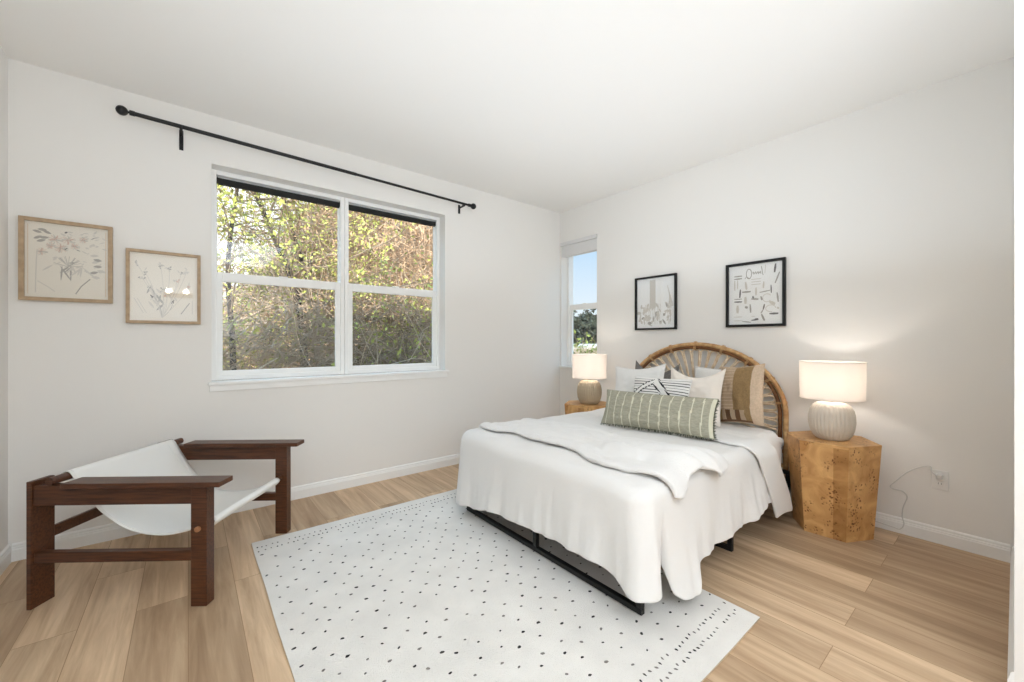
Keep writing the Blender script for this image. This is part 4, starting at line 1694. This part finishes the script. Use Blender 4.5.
def tree(name, label, base, trunk_pts, r, n_br, twig, n_leaf, leaf, lsize, crown_r, group=None, spread=1.0):
    t = thing(name, label, 'tree', tuple(base), group='trees outside the windows')
    b0 = Vector(base)
    path = smooth_path([Vector(p) - b0 for p in trunk_pts], 6)
    m = MB(); m.tube(path, [r * (1 - .65 * i / (len(path) - 1)) for i in range(len(path))], 8)
    m.build('trunk', 'bark_dark', t, smooth=True)
    pp = np.array([tuple(p) for p in path])
    k0 = len(pp) // 4
    st = pp[rng.integers(k0, len(pp), n_br)]
    di = np.stack([rng.normal(0, 1, n_br) * spread, rng.normal(0, 1, n_br) * spread, rng.normal(.5, .6, n_br)], 1)
    P = walks(n_br, st, di, 9, crown_r / 7, .28, .0)
    R = np.linspace(1.0, .25, 9)[None, :] * (r * .28 * rng.uniform(.5, 1.2, (n_br, 1)))
    m = MB(); tubes_mesh(m, P, R, 4)
    s2 = P[rng.integers(0, n_br, n_br * 4), rng.integers(3, 9, n_br * 4)]
    P2 = walks(n_br * 4, s2, rng.normal(0, 1, (n_br * 4, 3)), 6, crown_r / 12, .3)
    tubes_mesh(m, P2, np.linspace(1, .4, 6)[None, :] * (r * .09 * np.ones((n_br * 4, 1))))
    m.build('branches', twig, t)
    if n_leaf:
        pts = np.concatenate([P[:, 3:].reshape(-1, 3), P2.reshape(-1, 3)])
        q = pts[rng.integers(0, len(pts), n_leaf)] + rng.normal(0, .05 * crown_r, (n_leaf, 3))
        m = MB(); leaves(m, q, lsize)
        m.build('foliage', leaf, t)
    return t


def far(px, py, D):
    th = math.radians(51.3)
    k, q = (px - 512) / FPX, (341 - py) / FPX
    return ((math.cos(th) + k * math.sin(th)) * D, (math.sin(th) - k * math.cos(th)) * D, CAM_H + q * D)


gz = ground_h
# trees beyond the wide window
tree('tree', 'slim dark trunk tree seen at the left edge of the wide window', (0.48, 6.3, gz(.48, 6.3)),
     [(0.48, 6.3, gz(.48, 6.3) - .05), (0.44, 6.3, 1.2), (0.40, 6.35, 2.2), (0.50, 6.4, 3.2), (0.60, 6.5, 4.2)], 0.040, 40, 'twig_grey', 1800, 'leaf_lime', .032, 1.2)
tree('tree', 'leaning tree with lime leaves filling the upper left window pane', (1.35, 6.5, gz(1.35, 6.5)),
     [(1.35, 6.5, gz(1.35, 6.5) - .05), (1.30, 6.5, 1.3), (1.15, 6.5, 2.1), (0.80, 6.5, 3.0), (0.55, 6.5, 3.8)], 0.060, 70, 'twig_grey', 6500, 'leaf_lime', .027, 1.5)
tree('tree', 'forked tree with yellow green leaves near the middle of the wide window', (1.75, 7.2, gz(1.75, 7.2)),
     [(1.75, 7.2, gz(1.75, 7.2) - .05), (1.65, 7.2, 1.6), (1.45, 7.2, 2.4), (1.20, 7.2, 3.3), (1.05, 7.2, 4.2)], 0.050, 70, 'twig_tan', 5600, 'leaf_lime', .027, 1.6)

bush('bramble_bush', 'grey bramble tangle below the left half of the wide window', 'bush', (0.55, 5.6, gz(.55, 5.6) - .05), (1.7, 1.0, 1.75), 900, 'twig_grey',
     2200, 'leaf_olive', .026, group=None)
bush('bramble_bush', 'brown bramble tangle behind the middle of the wide window', 'bush', (2.0, 5.9, gz(2.0, 5.9) - .05), (1.7, 1.0, 1.7), 900, 'twig_grey',
     1600, 'leaf_olive', .026)
bush('bramble_bush', 'bramble with yellow green leaves low in the right window pane', 'bush', (3.3, 5.9, gz(3.3, 5.9) - .05), (1.4, 1.0, 1.7), 700, 'twig_grey',
     2200, 'leaf_lime', .04)
bush('bramble_bush', 'tan dry vine thicket filling the upper right window pane', 'bush', (3.2, 7.2, gz(3.0, 7.3) - .5), (3.4, 1.8, 2.6), 2600, 'twig_tan',
     13000, 'leaf_tan', .026, rad=.008)
bush('bramble_bush', 'lime leaved shrub on the bank seen through the left window half', 'bush', (0.9, 7.6, gz(.9, 7.6) - .1), (2.6, 1.2, 1.7), 900, 'twig_tan',
     8000, 'leaf_lime', .027)
bush('bramble_bush', 'pale arching bramble canes close outside the wide window', 'bush', (1.6, 5.0, gz(1.6, 5.0) - .05), (3.4, .5, 1.35), 110, 'twig_pale',
     160, 'leaf_lime', .035, rad=.008, step=.16)

# the view through the narrow window
for (px, D, rr, hh, lab, lm) in ((572, 24, 1.1, 1.4, 'dark bushy tree at the left of the narrow window view', 'leaf_dark'),
                                 (583, 27, 1.2, 1.7, 'tall dark tree in the middle of the narrow window view', 'leaf_dark'),
                                 (597, 23, .9, 1.2, 'rounded dark tree at the right of the narrow window view', 'leaf_dark')):
    p = far(px, 341, D)
    g0 = gz(p[0], p[1])
    tree('tree', lab, (p[0], p[1], g0), [(p[0], p[1], g0 - .05), (p[0] + .1, p[1], g0 + hh * .35), (p[0], p[1] + .1, g0 + hh * .62)], 0.12, 60, 'bark_dark',
         5200, lm, .13, rr)
for (px, D, lab) in ((573, 9.6, 'low green grass clump at the left below the narrow window view'), (583, 9.2, 'leafy green shrub low in the narrow window view'),
                     (594, 9.8, 'yellow green shrub at the right below the narrow window view')):
    p = far(px, 341, D)
    g0 = gz(p[0], p[1])
    bush('shrub', lab, 'bush', (p[0], p[1], g0 - .03), (1.0, .7, .95), 160, 'twig_grey', 900, 'leaf_grass', .05, step=.06)
p = far(586, 341, 17)
d_ = Vector((0.777, -0.629, 0))
b = MB()
c0, c1 = Vector(p) - d_ * 7, Vector(p) + d_ * 7
back = Vector((0.629, 0.777, 0)) * 0.9
zz = gz(p[0], p[1]) + 0.10
b.add([(c0.x, c0.y, zz), (c1.x, c1.y, zz), (c1.x + back.x, c1.y + back.y, zz + .10), (c0.x + back.x, c0.y + back.y, zz + .10)] +
      [(c0.x, c0.y, zz - .4), (c1.x, c1.y, zz - .4), (c1.x + back.x, c1.y + back.y, zz - .4), (c0.x + back.x, c0.y + back.y, zz - .4)],
      [(0, 1, 2, 3), (0, 4, 5, 1), (1, 5, 6, 2), (2, 6, 7, 3), (3, 7, 4, 0)])
struct(b.build('outside_path', 'pale_concrete'), 'pale paved path crossing the narrow window view', 'path')
